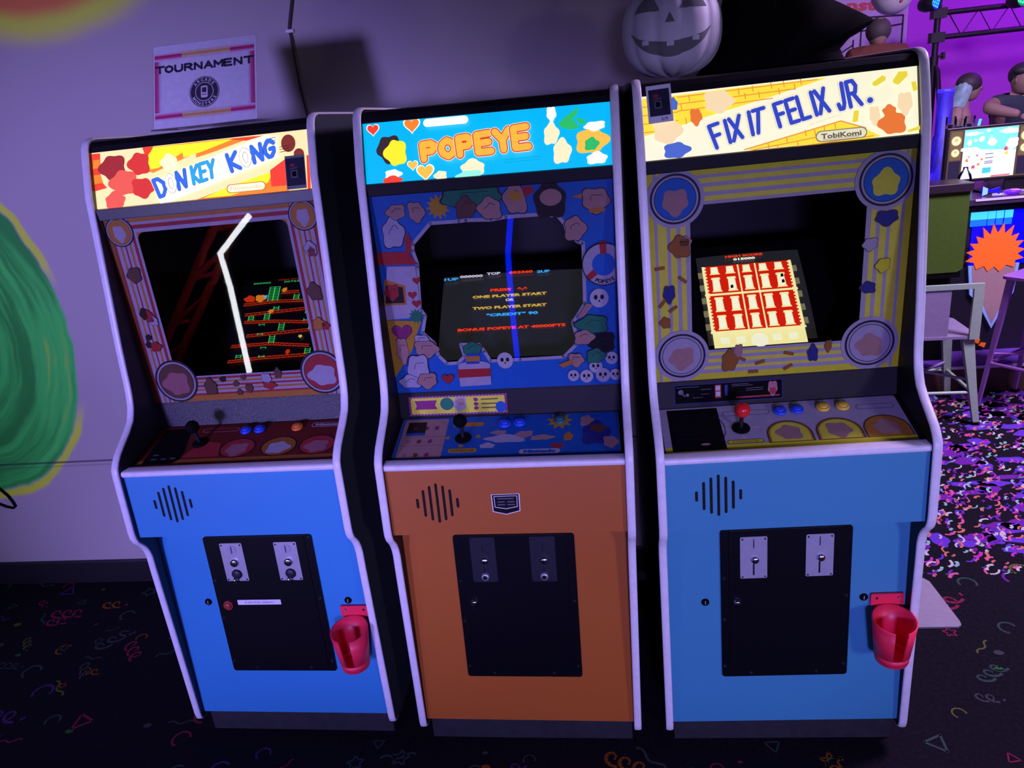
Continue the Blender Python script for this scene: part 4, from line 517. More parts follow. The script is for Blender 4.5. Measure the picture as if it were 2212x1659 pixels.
mb = MB(); mb.box(-5, .95, .85, .97, 0, 3.3, WALLM); mb.build('wall_back', kind='structure')
mb = MB(); mb.prism([(-.012, 0), (-.012, .095), (-.008, .102), (0, .102), (0, 0)], Frame((0, .85, 0), (0, 1, 0), (0, 0, 1)), -5, .95, mat('black_vinyl_base', (.008, .008, .010), .5)); mb.build('baseboard_back', kind='structure')
def carpet(nt, b):
    N = nt.nodes.new; L = nt.links.new; tc = N('ShaderNodeTexCoord'); n = N('ShaderNodeTexNoise'); n.inputs['Scale'].default_value = 90; L(tc.outputs['Object'], n.inputs['Vector'])
    r = N('ShaderNodeValToRGB'); r.color_ramp.elements[0].color = (.004, .004, .006, 1); r.color_ramp.elements[1].color = (.020, .017, .024, 1); L(n.outputs['Fac'], r.inputs[0]); L(r.outputs[0], b.inputs['Base Color']); b.inputs['Roughness'].default_value = .95; b.inputs['Specular IOR Level'].default_value = .1
CARPET = node_mat('black_confetti_carpet', carpet)
DIM = [mat('yarn_'+n, c, .95, spec=.05) for n, c in (('pink', (.30, .03, .08)), ('orange', (.34, .11, .02)), ('lime', (.14, .17, .04)), ('mint', (.05, .10, .08)), ('violet', (.10, .04, .16)), ('grey', (.07, .08, .08)), ('green', (.04, .18, .05)))]
BRI = [mat('fluor_yarn_'+n, c, .95, spec=.05) for n, c in (('pink', (.85, .16, .32)), ('magenta', (.65, .05, .5)), ('white', (.7, .75, .6)), ('mint', (.35, .7, .55)), ('violet', (.16, .06, .55)), ('coral', (.8, .25, .16)), ('purple', (.20, .03, .35)))]  # brighter copies of the yarns, stronger light further back put into the colour
mb = MB(); mb.box(-6, 7, -7, 8, -.02, 0, CARPET)
def spiral(cx, cy, a, n, r, m_, wd):
    pts = []
    for i in range(n*10+1):
        t = i/10*2*pi; pts.append((cx+cos(a)*(t*r*.28)+r*cos(t+a), cy+sin(a)*(t*r*.28)+r*sin(t+a)*.9))
    for i in range(len(pts)-1):
        if (i % 10) in (8, 9) and R.random() < .6: continue
        mb.stroke([pts[i], pts[i+1]], wd*(.5+.5*abs(sin(i*.31))), XY, .0006, m_, cap=False)
def squig(cx, cy, a, m_, s):
    k = R.random()
    if k < .30: spiral(cx, cy, a, R.choice((2, 3, 3)), s*.018, m_, s*.008)
    elif k < .45: mb.stroke([(cx+s*.022*cos(t), cy+s*.022*sin(t)) for t in (a+.35*i for i in range(13))], s*.006, XY, .0006, m_, cap=False)
    elif k < .62: mb.stroke([(cx+s*.01*i*cos(a)-s*.006*sin(i*1.3)*sin(a), cy+s*.01*i*sin(a)+s*.006*sin(i*1.3)*cos(a)) for i in range(8)], s*.005, XY, .0006, m_, cap=False)
    elif k < .74: mb.stroke([(cx+s*.024*cos(a+2*pi*i/3), cy+s*.024*sin(a+2*pi*i/3)) for i in range(3)], s*.005, XY, .0006, m_, closed=True)
    elif k < .84: mb.stroke([(p[0], p[1]) for p in burst(cx, cy, s*.022, 5, .45, a)], s*.004, XY, .0006, m_, closed=True, cap=False)
    else: mb.flatp(circle(cx, cy, s*.010, s*.007, 10), XY, .0006, m_)
for i in range(520):
    x, y = R.uniform(-2.6, 2.2), R.uniform(-.75, .84)
    if -1.0 < x < 1.0 and y > .02: continue
    squig(x, y, R.uniform(-1, 1), DIM[R.choice((0, 0, 1, 2, 3, 4, 5, 5, 3, 6))], R.uniform(.7, 1.5))
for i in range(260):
    x, y = R.uniform(.93, 3.0), R.uniform(.9, 2.46); mb.flatp(cloud(x, y, R.uniform(.03, .09), R.uniform(.015, .05)), XY, .0004, BRI[R.choice((4, 4, 6))])  # dark violet blobs stand for the violet light washing this carpet
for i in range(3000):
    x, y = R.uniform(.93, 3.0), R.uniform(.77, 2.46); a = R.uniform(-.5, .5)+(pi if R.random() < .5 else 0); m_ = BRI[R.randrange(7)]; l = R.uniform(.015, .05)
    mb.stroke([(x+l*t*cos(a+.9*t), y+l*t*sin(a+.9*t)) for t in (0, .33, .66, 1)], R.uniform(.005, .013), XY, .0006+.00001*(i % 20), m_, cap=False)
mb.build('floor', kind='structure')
MAG = mat('magenta_plaster', (.52, .08, .60), .8)  # one even magenta over the far wall
mb = MB(); mb.box(.9, 8, 5.6, 5.7, 0, 4, MAG); mb.build('wall_far', kind='structure')
DOORW = mat('white_door_paint', (.62, .60, .66), .6); dk = mat('dark_seam', (.02, .02, .03), .7)
mb = MB(); mb.box(1.3, 2.875, 5.5, 5.56, .17, 3.0, DOORW); F = XZ(5.5)
for p in (((2.838, .17), (2.838, 2.13)), ((2.505, .17), (2.512, 2.07)), ((2.45, .17), (2.453, 1.98)), ((1.4, 2.185), (2.838, 2.128)), ((2.512, 2.04), (2.838, 2.062)), ((2.2, 1.80), (2.452, 1.94)), ((2.512, 1.3), (2.838, 1.3))): mb.stroke(list(p), .012, F, .003, dk, cap=False)
d1 = mb.build('door_1', kind='structure'); mb = MB(); mb.text(F, 'Monsters', 2.49, 2.20, .085, .004, mat('red_lettering', (.75, .05, .06), .5), width=.72, bold=.004, rot=-.06); mb.build('lettering', d1)
# ---------------------------------------------------------------- things on and around the cabinets
PAPER = mat('white_paper', (.82, .80, .84), .6)
t = thing('sign_holder', 'slanted tournament sign with red and yellow border standing on the leftmost cabinet', 'sign', (-.681, .27, 1.712)); F = Frame((0, 0, .003), (1, -.02, 0), (0, .09, .199)); ACR = glass('clear_acrylic', .8)
mb = MB(); mb.slab(F, -.1395, .1395, 0, .216, -.0025, 0, ACR); mb.box(-.1395, .1395, -.01, .12, 0, .003, ACR); mb.build('acrylic_stand', t)
mb = MB(); mb.slab(F, -.138, .138, .001, .215, .0004, .0009, PAPER); d = .0011; gr = [mat('ink_%d' % i, c, .6) for i, c in enumerate(((.80, .68, .76), (.78, .42, .62), (.72, .10, .30), (.66, .03, .13), (.80, .42, .10), (.82, .62, .45)))]
for i in range(5):                                      # printed frame that fades into the paper
    a = .003+.0035*i; m_ = gr[(3, 2, 2, 1, 0)[i]]
    for s in (-1, 1): x0, x1 = sorted((s*(.134-a+.003), s*(.134-a-.0008))); mb.flatp([(x0, .03), (x1, .03), (x1, .19), (x0, .19)], F, d, m_)
for y, sg in ((.185, 1), (.031, -1)):
    for i in range(7): yy = y+sg*(.009-.003*i); mb.flatp([(-.134, yy-.0015), (.134, yy-.0015), (.134, yy+.0015), (-.134, yy+.0015)], F, d+.0001, gr[(0, 1, 3, 3, 2, 1, 0)[i]]); mb.flatp([(-.06, yy-.0015), (.07, yy-.0015), (.07, yy+.0015), (-.06, yy+.0015)], F, d+.0002, gr[(5, 5, 4, 4, 5, 5, 0)[i]])
INK = mat('dark_ink', (.05, .035, .06), .6); word(mb, F, ((-.131, .160), (.131, .160), (.131, .1445), (-.131, .1445)), 'TOURNAMENT', [(.0056, INK)], d+.0004)
cx, cy = 0, .084
mb.flatp(circle(cx, cy, .040, n=40), F, d, INK); mb.stroke(circle(cx, cy, .0375, n=40), .0012, F, d+.0002, PAPER, closed=True, cap=False); mb.flatp(circle(cx, cy, .0245, n=40), F, d+.0002, PAPER); mb.flatp(circle(cx, cy, .0228, n=40), F, d+.0004, INK)
for i, ch in enumerate('ARCADE'): a = pi/2+.85-.34*i; mb.text(F, ch, cx+.0275*cos(a), cy+.0275*sin(a), .0075, d+.0003, PAPER, rot=a-pi/2, bold=.0003)
for i, ch in enumerate('MONSTERS'): a = -pi/2-1.05+.30*i; mb.text(F, ch, cx+.035*cos(a), cy+.035*sin(a), .0075, d+.0003, PAPER, rot=a+pi/2, bold=.0003)
mb.flatp(rrect(cx-.009, cy-.015, cx+.009, cy+.015, .004), F, d+.0006, PAPER); mb.flatp(rrect(cx-.006, cy-.002, cx+.006, cy+.011, .002), F, d+.0008, INK); mb.stroke([(cx-.006, cy-.007), (cx+.006, cy-.007)], .002, F, d+.0008, INK); mb.build('printed_sheet', t)
def photo_card(k, x0, x1, v0, v1, dist, tilt, label, frame, band):
    F0 = ROOT[k].matrix_basis @ Matrix.Translation(MQ((x0+x1)/2, (v0+v1)/2, dist)); t = thing('instant_photo', label, 'photo', F0.translation, SPEC[k][1]); hw, hh = (x1-x0)/2, (v1-v0)/2
    F = Frame((0, 0, 0), MQ.u, MQ.v); F = Frame((0, 0, 0), tuple(F.u[i]*cos(tilt)+F.v[i]*sin(tilt) for i in range(3)), tuple(-F.u[i]*sin(tilt)+F.v[i]*cos(tilt) for i in range(3)))
    mb = MB(); mb.slab(F, -hw, hw, -hh, hh, 0, .0006, frame); mb.build('card', t)
    mb = MB(); mb.slab(F, -hw+band[0], hw-band[0], -hh+band[1], hh-band[2], .0006, .0009, mat('dark_photo', (.025, .025, .05), .3)); iw, a, b = hw-band[0], -hh+band[1], hh-band[2]; c = (a+b)/2
    mb.flatp(rrect(-iw*.5, c-(b-a)*.22, iw*.2, c+(b-a)*.06, .002), F, .0012, PAL['grey']); mb.flatp(rrect(-iw*.38, c-(b-a)*.17, iw*.08, c+(b-a)*.02, .002), F, .0014, MATTE); mb.flatp(circle(-iw*.3, c+(b-a)*.25, .006, .004), F, .0012, PAL['crim']); mb.flatp(cloud(iw*.55, c-(b-a)*.05, .008, .012), F, .0012, PAL['rng']); mb.stroke([(-iw*.6, c+(b-a)*.12), (iw*.2, c+(b-a)*.15)], .002, F, .0012, PAL['grey']); mb.build('picture', t); return t, F, hh
photo_card('A', .2280, .2780, .0005, .0795, .014, 0, 'small dark instant photo stuck at the right end of the fiery red lit sign', mat('dull_green_card', (.16, .20, .18), .5), (.0015, .008, .006))
t, F, hh = photo_card('C', -.2785, -.2250, .078, .158, .016, .03, 'white framed instant photo at the left end of the pale yellow lit sign', PAPER, (.0045, .0145, .009))
mb = MB(); mb.text(F, '2/9', .008, -hh+.004, .007, .001, PAL['rng'], width=.014); mb.build('handwriting', t)
def cup_holder(k, x, v, lab):
    M_ = ROOT[k].matrix_basis @ Matrix.Translation(LOW(x, v, .0007)); t = thing('cup_holder', lab, 'cup holder', M_.translation, SPEC[k][1], 'red cup holders'); F = Frame((0, 0, 0), (1, 0, 0), (0, 0, 1))
    mb = MB(); mb.prism(rrect(-.038, .052, .040, .086, .004), F, -.001, .004, RED)
    for sx in (-.024, .028): mb.cyl(F, sx, .074, .004, .004, .0055, CHROME, .003, 10)
    mb.build('bracket', t); cy, r0, r1, h0, h1, g = -.056, .039, .051, -.062, .058, .30
    def ring(r, z, a0, a1, n=40): return [(r*sin(a0+(a1-a0)*i/n), cy-r*cos(a0+(a1-a0)*i/n), z) for i in range(n+1)]
    mb = MB()
    def shell(z0, z1, a0, a1, top=True, ramp=False):
        ra = lambda z: r0+(r1-r0)*max(0, min(1, (z-h0)/(h1-h0)))
        hz = lambda a, z: z
        rows = [ring(ra(z0), z0, a0, a1), ring(ra(z1), z1, a0, a1), ring(ra(z1)-.004, z1, a0, a1), ring(ra(z0)-.004, z0, a0, a1)]
        if ramp:
            for r in (rows[1], rows[2]):
                for i, p in enumerate(r): r[i] = (p[0], p[1], p[2]-.014*(.5+.5*cos(a0+(a1-a0)*i/(len(r)-1))))
        mb.grid(rows, RED, cv=True)
        for e in (0, -1): mb.face([r[e] for r in rows], RED)
    shell(h0+.018, h1, g, 2*pi-g, ramp=True); shell(h0, h0+.018, 0, 2*pi)
    mb.face(ring(r0-.001, h0+.001, 0, 2*pi)[:-1], RED); mb.grid([ring(.030, h0-.012, 0, 2*pi), ring(r0-.002, h0-.006, 0, 2*pi), ring(r0, h0, 0, 2*pi)], RED); mb.face(ring(.030, h0-.012, 0, 2*pi)[:-1], RED); mb.build('cup', t)
cup_holder('A', .2400, .2765, 'red plastic cup holder on the right of the leftmost blue cabinet front')
cup_holder('C', .2430, .3020, 'red plastic cup holder on the right of the rightmost blue cabinet front')
# white pumpkin
t = thing('white_pumpkin', 'white ribbed pumpkin with grey carved eyes and smile on top of the rightmost cabinet', 'pumpkin', (.4655, .385, 1.7125), (0, 0, -.12)); PUM = mat('white_painted_foam', (.80, .78, .80), .55, scale=25, bump=.15); RX, RZ = .117, .104
def pr(az, el, o=0.0):
    rib = 1-.035*abs(sin(az*5.5))**.5*0-.045*(1-abs(cos(az*5.5)))**1.5; top = 1-.10*max(0, sin(el))**8; rr = RX*rib*max(cos(el), 0)**.72
    return ((rr+o)*sin(az), -(rr+o)*cos(az), RZ*.98+RZ*rib*top*math.copysign(abs(sin(el))**.86, el)*.98+o*sin(el))
mb = MB(); mb.grid([[pr(2*pi*i/110, e) for i in range(110)] for e in (-pi/2+1e-3+(pi-2e-3)*j/44 for j in range(45))], PUM, cu=True); mb.build('shell', t)
CUT = mat('grey_carved_recess', (.20, .20, .185), .8)
def patch(pts, name, m_, o=.0012, n=6):
    mb = MB(); c = (sum(p[0] for p in pts)/len(pts), sum(p[1] for p in pts)/len(pts)); ps = []
    for i, p in enumerate(pts):
        q = pts[(i+1) % len(pts)]; ps += [(p[0]+(q[0]-p[0])*j/6, p[1]+(q[1]-p[1])*j/6) for j in range(6)]
    mb.grid([[pr(c[0]+(p[0]-c[0])*k/n, c[1]+(p[1]-c[1])*k/n, o) for p in ps] for k in range(n+1)], m_, cu=True); return mb.build(name, t)
for s in (-1, 1): patch([(s*.47-.33+.0, .30), (s*.47-.05, .74), (s*.47+.05, .74), (s*.47+.27, .30)] if s < 0 else [(s*.47-.27, .30), (s*.47-.05, .74), (s*.47+.05, .74), (s*.47+.33, .30)], 'eye', CUT)
patch([(-.09, .06), (0, .24), (.09, .06)], 'nose', CUT)
mb = MB(); N_ = 26; up_ = [(a, -.24+.22*(a/.9)**2) for a in (-.9+1.8*i/N_ for i in range(N_+1))]
for i, (a, e) in enumerate(up_): pass
lo = [(a, e-.34*(1-(a/.9)**2)-.002) for a, e in up_]; mb.grid([[pr(u[0], u[1]+(l[1]-u[1])*k/8, .0013) for u, l in zip(up_, lo)] for k in range(9)], CUT)
for i in range(1, 6):                                        # square gaps of plain pumpkin left standing as teeth
    a = -.75+.25*i; e = -.24+.22*(a/.9)**2
    if i % 2: mb.grid([[pr(a+da, e-k*.03, .0022) for da in (-.07, -.03, .03, .07)] for k in range(4)], PUM)
mb.build('mouth', t)
mb = MB(); mb.tube([(0, .005, .196), (.004, .0, .215), (.012, -.004, .235), (.024, -.006, .250)], [.017, .013, .011, .012], mat('pale_stem', (.35, .33, .28), .7), 10); mb.build('stem', t)
# draped black cloth
CLOTH = mat('black_cloth', (.006, .005, .006), .95, spec=.05, scale=8, bump=.2); sil = [(.53, 1.712), (.57, 1.755), (.585, 1.82), (.60, 1.90), (.64, 1.985), (.70, 2.02), (.76, 1.965), (.80, 1.895), (.849, 1.847), (.905, 1.815), (.943, 1.794), (.918, 1.772), (.885, 1.752), (.866, 1.738), (.872, 1.725), (.880, 1.712)]
fine = []
for i in range(len(sil)-1): fine += [(sil[i][0]+(sil[i+1][0]-sil[i][0])*j/4, sil[i][1]+(sil[i+1][1]-sil[i][1])*j/4) for j in range(4)]
fine.append(sil[-1]); mb = MB(); rows = []
for k in range(-9, 10):
    u = k/9; s = max(math.sqrt(max(1-u*u, 0)), .02)**.8; rows.append([(.70+(x-.70)*s, .46+.115*u+.010*sin(x*60+z*20)*s, 1.7115+(z-1.712)*s+(.004*sin(x*45+u*5)*s if z > 1.73 else 0)) for x, z in fine])
mb.grid(rows, CLOTH); mb.face(rows[0], CLOTH); mb.face(rows[-1], CLOTH); mb.grid([[r[0], r[-1]] for r in rows], CLOTH); tag(mb.build('draped_cloth'), 'crumpled black cloth with a pointed corner beside the white pumpkin', 'cloth')
# wall cord, wall cable, floor plate
t = thing('wall_cord', 'thin dark cord hanging down the wall right of the tournament sign', 'cord', (0, .845, 0)); CORD = mat('brown_cord', (.05, .035, .03), .6)
mb = MB(); mb.tube([(-.56, 0, 2.25), (-.600, 0, 2.10), (-.627, 0, 2.019), (-.6395, 0, 1.981), (-.638, 0, 1.942), (-.637, 0, 1.876), (-.634, 0, 1.794), (-.629, 0, 1.70), (-.62, 0, 1.4)], .0048, CORD, 8); mb.build('cable', t); mb = MB(); mb.box(-.651, -.628, -.007, .005, 1.966, 1.976, WHITE); mb.build('clip', t, .002)
mb = MB(); mb.tube([(-2.5, .844, .62), (-2.35, .844, .555), (-2.195, .843, .453), (-2.167, .843, .416), (-2.155, .843, .385), (-2.152, .843, .368), (-2.163, .843, .360), (-2.19, .843, .367), (-2.25, .844, .396), (-2.4, .844, .42)], .0042, MATTE, 8); tag(mb.build('looped_cable'), 'thin black cable looping on the wall below the green mural', 'cable')
mb = MB(); mb.prism([(1.07, .50), (1.085, .487), (1.328, .487), (1.342, .497), (1.345, .515), (1.338, .728), (1.325, .748), (1.085, .752), (1.07, .735)], XY, .0005, .0065, mat('white_board', (.40, .38, .40), .5)); tag(mb.build('floor_board', bevel=.001), 'flat white board with rounded corners lying on carpet behind the rightmost cabinet', 'board')
# lit strips and girder behind the photographer: seen mirrored in the screen glass
def led(name, col, k, pts, r, label):
    t = thing(name, label, 'light strip', (pts[0][0], pts[0][1], 0)); o = pts[0]; P_ = [(p[0]-o[0], p[1]-o[1], p[2]) for p in pts]
    mb = MB(); mb.tube(P_, r, mat('led_'+name, col, .4, emis=k, ecol=col), 8); mb.build('tube', t); mb = MB(); mb.box(-.06, .06, -.09, .03, 0, .012, MATTE); mb.tube([(p[0], p[1]-.025, p[2]) for p in [(P_[0][0], 0, .0)]+P_], .014, MATTE, 6); mb.build('stand', t)
led('white_light_strip', (.92, .94, 1.0), 26, [(-2.303, -2.6, .10), (-2.298, -2.6, .413), (-2.292, -2.6, .705), (-2.306, -2.6, .935), (-2.10, -2.6, 1.116), (-2.042, -2.6, 1.165)], .019, 'bent white light strip mirrored in the leftmost screen glass')
led('blue_light_strip', (.0, .015, 1.0), 20, [(-.315, -2.6, .10), (-.316, -2.6, .393), (-.310, -2.6, .694), (-.305, -2.6, .796), (-.269, -2.6, 1.005)], .018, 'bent blue light strip mirrored in the middle screen glass')
REDST = mat('red_painted_steel', (.55, .03, .03), .5); t = thing('lattice_girder', 'slanting red lattice girder mirrored at the left of the leftmost screen', 'girder', (-2.95, -2.75, 0)); mb = MB()
a0, a1, b0, b1 = (-.26, 0, 0.0), (.72, 0, 1.30), (-.10, 0, 0.0), (.92, 0, 1.34)
for p, q in ((a0, a1), (b0, b1)): mb.tube([p, q], .030, REDST, 4)
lp = lambda p, q, s: tuple(p[i]+(q[i]-p[i])*s for i in range(3))
for i in range(4): mb.tube([lp(a0, a1, .1+.24*i), lp(b0, b1, .22+.24*i)], .02, REDST, 4); mb.tube([lp(a0, a1, .1+.24*i), lp(b0, b1, .1+.24*i)], .02, REDST, 4)
mb.build('steel_frame', t)
area('unseen_girder_fill', (-2.2, -2.1, 2.4), (-2.6, -2.75, .7), .3, (1, .75, .8), 9, 1.6)  # unseen fill added so the girder shows up in the glass
# ---------------------------------------------------------------- stage, bar and the people behind it
WOOD = mat('brown_wood_fascia', (.10, .055, .035), .6, scale=14, var=.5); t = thing('stage_platform', 'low wood fronted stage with white nosing under the bar', 'platform', (0, 0, 0))
mb = MB(); mb.box(1.25, 8, 2.45, 5.5, 0, .14, WOOD); mb.build('fascia', t); mb = MB(); mb.box(1.25, 8, 2.44, 5.5, .155, .17, mat('violet_carpet', (.16, .05, .42), .9)); mb.build('deck', t); mb = MB(); mb.box(1.25, 8, 2.435, 2.46, .14, .155, WHITE); mb.build('nosing', t)
t = thing('bar_counter', 'long black bar counter with a glowing blue panel under its top', 'counter', (0, 0, .1705)); F = Frame((0, 2.65, -.1705), (1, 0, 0), (0, 0, 1))
mb = MB(); mb.box(1.5, 5.2, 2.65, 3.15, 0, .80, mat('black_bar_front', (.012, .011, .018), .45)); mb.build('front', t)
mb = MB(); mb.box(1.5, 5.2, 2.65, 3.25, .815, .8495, mat('glossy_dark_top', (.06, .035, .08), .22)); mb.box(2.115, 5.2, 2.60, 2.66, .815, .8495, mat('glossy_dark_top', (.06, .035, .08), .22)); mb.build('counter_top', t, .004); mb = MB(); mb.box(2.215, 2.46, 2.595, 2.60, .838, .8495, WHITE); mb.build('edge_strip', t)
mb = MB(); mb.slab(F, 2.235, 4.9, .655, .945, .001, .006, glow('deep_blue', (0, 0, 235), .9)); bp = mb.build('lit_panel', t); mb = MB()
for a, b in ((2.222, 2.305), (2.308, 2.345), (2.349, 2.385), (2.39, 2.43)): mb.slab(F, a, b, .905, .945, .006, .009, glow('cyan', (70, 215, 255), 1)); mb.slab(F, a, b-.002, .87, .905, .006, .008, glow('azure', (20, 120, 255), .9))
mb.build('cyan_lamp', bp)
t = thing('bar_emblem', 'orange spiky burst above a tan pointed pennant on the black bar front', 'emblem', (2.36, 2.634, .1705)); F = Frame((0, .0, -.1705), (1, 0, 0), (0, 0, 1)); mb = MB(); ORANGEGLOW = mat('orange_added_glow', (1.0, .17, .012), .6, emis=.35, ecol=(1, .14, .01)); pts = []  # flat cutout, a glow is added to its orange colour
for i in range(25):
    a = -.35+(pi+.7)*i/24; r = (.150 if i % 2 else .112)*(1.12 if 8 < i < 16 and i % 2 else 1); pts.append((r*cos(a)*.98, .715+r*sin(a)))
pts += [(-.09, .64), (-.05, .655), (-.03, .625), (0, .65), (.03, .62), (.06, .655), (.1, .64)]; mb.prism(pts, F, 0, .008, ORANGEGLOW); mb.build('burst', t)
mb = MB(); mb.prism([(-.128, .66), (.128, .66), (.118, .50), (.08, .43), (.028, .30), (-.02, .385), (-.045, .44), (-.105, .50)], F, -.004, .004, mat('light_blue_edge', (.30, .50, .95), .5, emis=.15, ecol=(.3, .5, 1))); mb.flatp([(-.112, .66), (.112, .66), (.102, .505), (.066, .435), (.026, .325), (-.01, .395), (-.034, .45), (-.091, .508)], F, .0045, mat('tan_board', (.48, .32, .27), .7)); mb.build('pennant', t)
mb = MB()
for i in range(4): x, y = -.105+.033*i, .275-.024*i; mb.prism([(x-.018, y), (x-.006, y+.016), (x+.018, y+.012), (x+.010, y-.014)], F, -.004, .003, ORANGEGLOW)
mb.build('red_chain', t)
t = thing('green_side_cabinet', 'dark green cabinet with black top at the left end of the bar', 'cabinet', (0, 0, .1705)); GRN = mat('olive_green_panel', (.075, .15, .018), .6, spec=.1); mb = MB(); q = -.1705
mb.prism([(1.55, .684+q), (2.08, .684+q), (2.108, .70+q), (2.106, 1.09+q), (1.55, 1.10+q)], XZ(2.47), -.12, .05, GRN); mb.build('body', t); mb = MB(); mb.box(1.5, 2.112, 2.40, 2.595, 1.092+q, 1.135+q, mat('dark_brown_top', (.035, .022, .030), .35)); mb.build('cabinet_top', t, .004)
mb = MB(); mb.box(1.55, 2.10, 2.425, 2.60, .655+q, .685+q, MATTE); mb.box(1.6, 2.1, 2.52, 2.60, 0, .66+q, MATTE); mb.build('plinth', t)
# metal chair and stool
def metal_seat(t, m_, m2, W, D, hs, lw):
    """splayed sheet metal legs, foot rails, seat pan, optional back"""
    tops = [(sx*W*.40, sy*D*.40) for sx in (-1, 1) for sy in (-1, 1)]; feet = [(sx*W*.56, sy*D*.56) for sx in (-1, 1) for sy in (-1, 1)]
    for (x0, y0), (x1, y1) in zip(tops, feet):
        mb = MB(); mb.grid([[(x+dx*w_, y+dy*w_*.8, z) for dx, dy in ((-1, -1), (1, -1), (1, 1), (-1, 1))] for x, y, z, w_ in ((x1, y1, .012, .014*lw), ((x0+x1)/2, (y0+y1)/2, hs/2, .019*lw), (x0, y0, hs-.012, .026*lw))], m_, cu=True, smooth=False); l = mb.build('leg', t); mb = MB(); mb.box(x1-.015, x1+.015, y1-.014, y1+.014, 0, .016, MATTE); mb.build('foot', l)
    mb = MB(); mb.prism(rrect(-W/2, -D/2, W/2, D/2, .03), XY, hs-.014, hs, m2); mb.stroke(circle(0, 0, W*.28, D*.22), .008, XY, hs+.0006, m_, closed=True); mb.build('seat', t, .003)
    k = .40; hz = hs*.36; q = .56-.16*.36
    for i, (a, b) in enumerate((((-1, -1), (1, -1)), ((1, -1), (1, 1)), ((1, 1), (-1, 1)), ((-1, 1), (-1, -1)))): mb = MB(); mb.tube([(a[0]*W*q, a[1]*D*q, hz), (b[0]*W*q, b[1]*D*q, hz)], .009, m_, 8); mb.build('foot_rail', t)
    mb = MB(); mb.tube([(-W*q, -D*q, hz+.05), (W*q, D*q, hz+.05)], .007, m2, 6); mb.tube([(W*q, -D*q, hz+.062), (-W*q, D*q, hz+.062)], .007, m2, 6); mb.build('cross_brace', t)
GREENLIT = mat('green_lit_metal', (.46, .68, .44), .45, .1); LGREY = mat('lilac_grey_metal', (.40, .36, .48), .45, .2)  # green stage light on the chair is put into its metal colour
t = thing('metal_chair', 'green-lit metal chair with flat back splat in front of the dark green cabinet', 'chair', (1.86, 2.222, .0007), (0, 0, -.06)); metal_seat(t, GREENLIT, LGREY, .385, .335, .455, 1.0)
mb = MB()
for s in (-1, 1): mb.grid([[(s*.172+dx, -.165+dy+.02*(z-.45), z) for dx, dy in ((-.022, -.008), (.022, -.008), (.022, .008), (-.022, .008))] for z in (.44, .60, .705)], GREENLIT, cu=True, smooth=False)
mb.box(-.194, .194, -.168, -.150, .688, .712, GREENLIT); mb.build('back_frame', t); mb = MB(); mb.box(-.075, .055, -.163, -.157, .45, .692, LGREY); mb.build('back_splat', t)
VIO = mat('violet_metal', (.50, .22, .62), .4, .2); t = thing('bar_stool', 'violet metal bar stool at the right edge, with crossed braces and splayed legs', 'stool', (2.42, 2.155, .0007), (0, 0, -.94)); metal_seat(t, VIO, VIO, .36, .31, .70, .6)
# television and the clutter on the bar
TY = 2.80; t = thing('television', 'wide black television on the bar, showing a game between pictured speakers', 'television', (0, TY, 1.0205)); F = Frame((0, 0, -1.0205), (1, 0, 0), (0, 0, 1)); TV = mat('black_tv_plastic', (.01, .01, .012), .35)
mb = MB(); mb.slab(F, 2.128, 2.93, 1.085, 1.372, -.03, 0, TV); mb.slab(F, 2.45, 2.62, 1.03, 1.09, -.025, -.008, TV); mb.slab(F, 2.33, 2.74, 1.0205, 1.032, -.10, .05, TV); mb.build('housing', t, .003)
mb = MB(); d = .002; W_ = lambda n, c, k=1.0: glow('tv_'+n, c, k); mb.slab(F, 2.142, 2.918, 1.098, 1.36, .0003, .001, W_('wood', (92, 72, 58), .8)); a, b = 2.217, 2.482
mb.flatp([(a, 1.102), (b, 1.104), (b, 1.357), (a, 1.357)], F, d, W_('white', (246, 250, 255), 1.1)); mb.flatp([(a, 1.26), (b, 1.235), (b, 1.357), (a, 1.357)], F, d+.0003, W_('sky', (125, 232, 240), 1))
for x, y, rx, ry in ((2.26, 1.335, .04, .010), (2.44, 1.335, .045, .014), (2.245, 1.29, .012, .016), (2.305, 1.305, .014, .014), (2.275, 1.30, .008, .008), (2.335, 1.345, .010, .008), (2.36, 1.285, .02, .02), (2.46, 1.27, .03, .03), (2.25, 1.255, .05, .012)): mb.flatp(cloud(x, y, rx, ry), F, d+.0006, W_('white', (246, 250, 255), 1.1))
mb.flatp([(2.333, 1.28), (2.352, 1.32), (2.372, 1.278)], F, d+.0008, W_('white', (246, 250, 255), 1.1)); mb.flatp([(2.323, 1.125), (2.365, 1.127), (2.367, 1.155), (2.323, 1.155)], F, d+.0009, W_('teal', (70, 205, 235), 1)); mb.flatp([(2.37, 1.1035), (2.465, 1.106), (2.465, 1.114), (2.37, 1.112)], F, d+.0009, W_('rose', (225, 110, 120), 1))
for y, c in ((1.225, (70, 90, 150)), (1.205, (80, 80, 150)), (1.186, (90, 60, 140)), (1.177, (90, 60, 140))): mb.stroke([(2.33, y), (2.371, y+.001)], .004, F, d+.001, W_('bar%d' % c[0], c), cap=False)
for x, y, r, c in ((2.24, 1.2, .008, 'org'), (2.315, 1.2, .006, 'org'), (2.275, 1.163, .009, 'ro2'), (2.30, 1.175, .007, 'org'), (2.43, 1.245, .010, 'ro2'), (2.435, 1.222, .009, 'yl'), (2.25, 1.217, .005, 'pk'), (2.29, 1.222, .006, 'pk')): mb.flatp(cloud(x, y, r, r, 5), F, d+.0011, W_(c, dict(org=(235, 140, 60), ro2=(215, 75, 105), yl=(250, 215, 80), pk=(220, 120, 190))[c]))
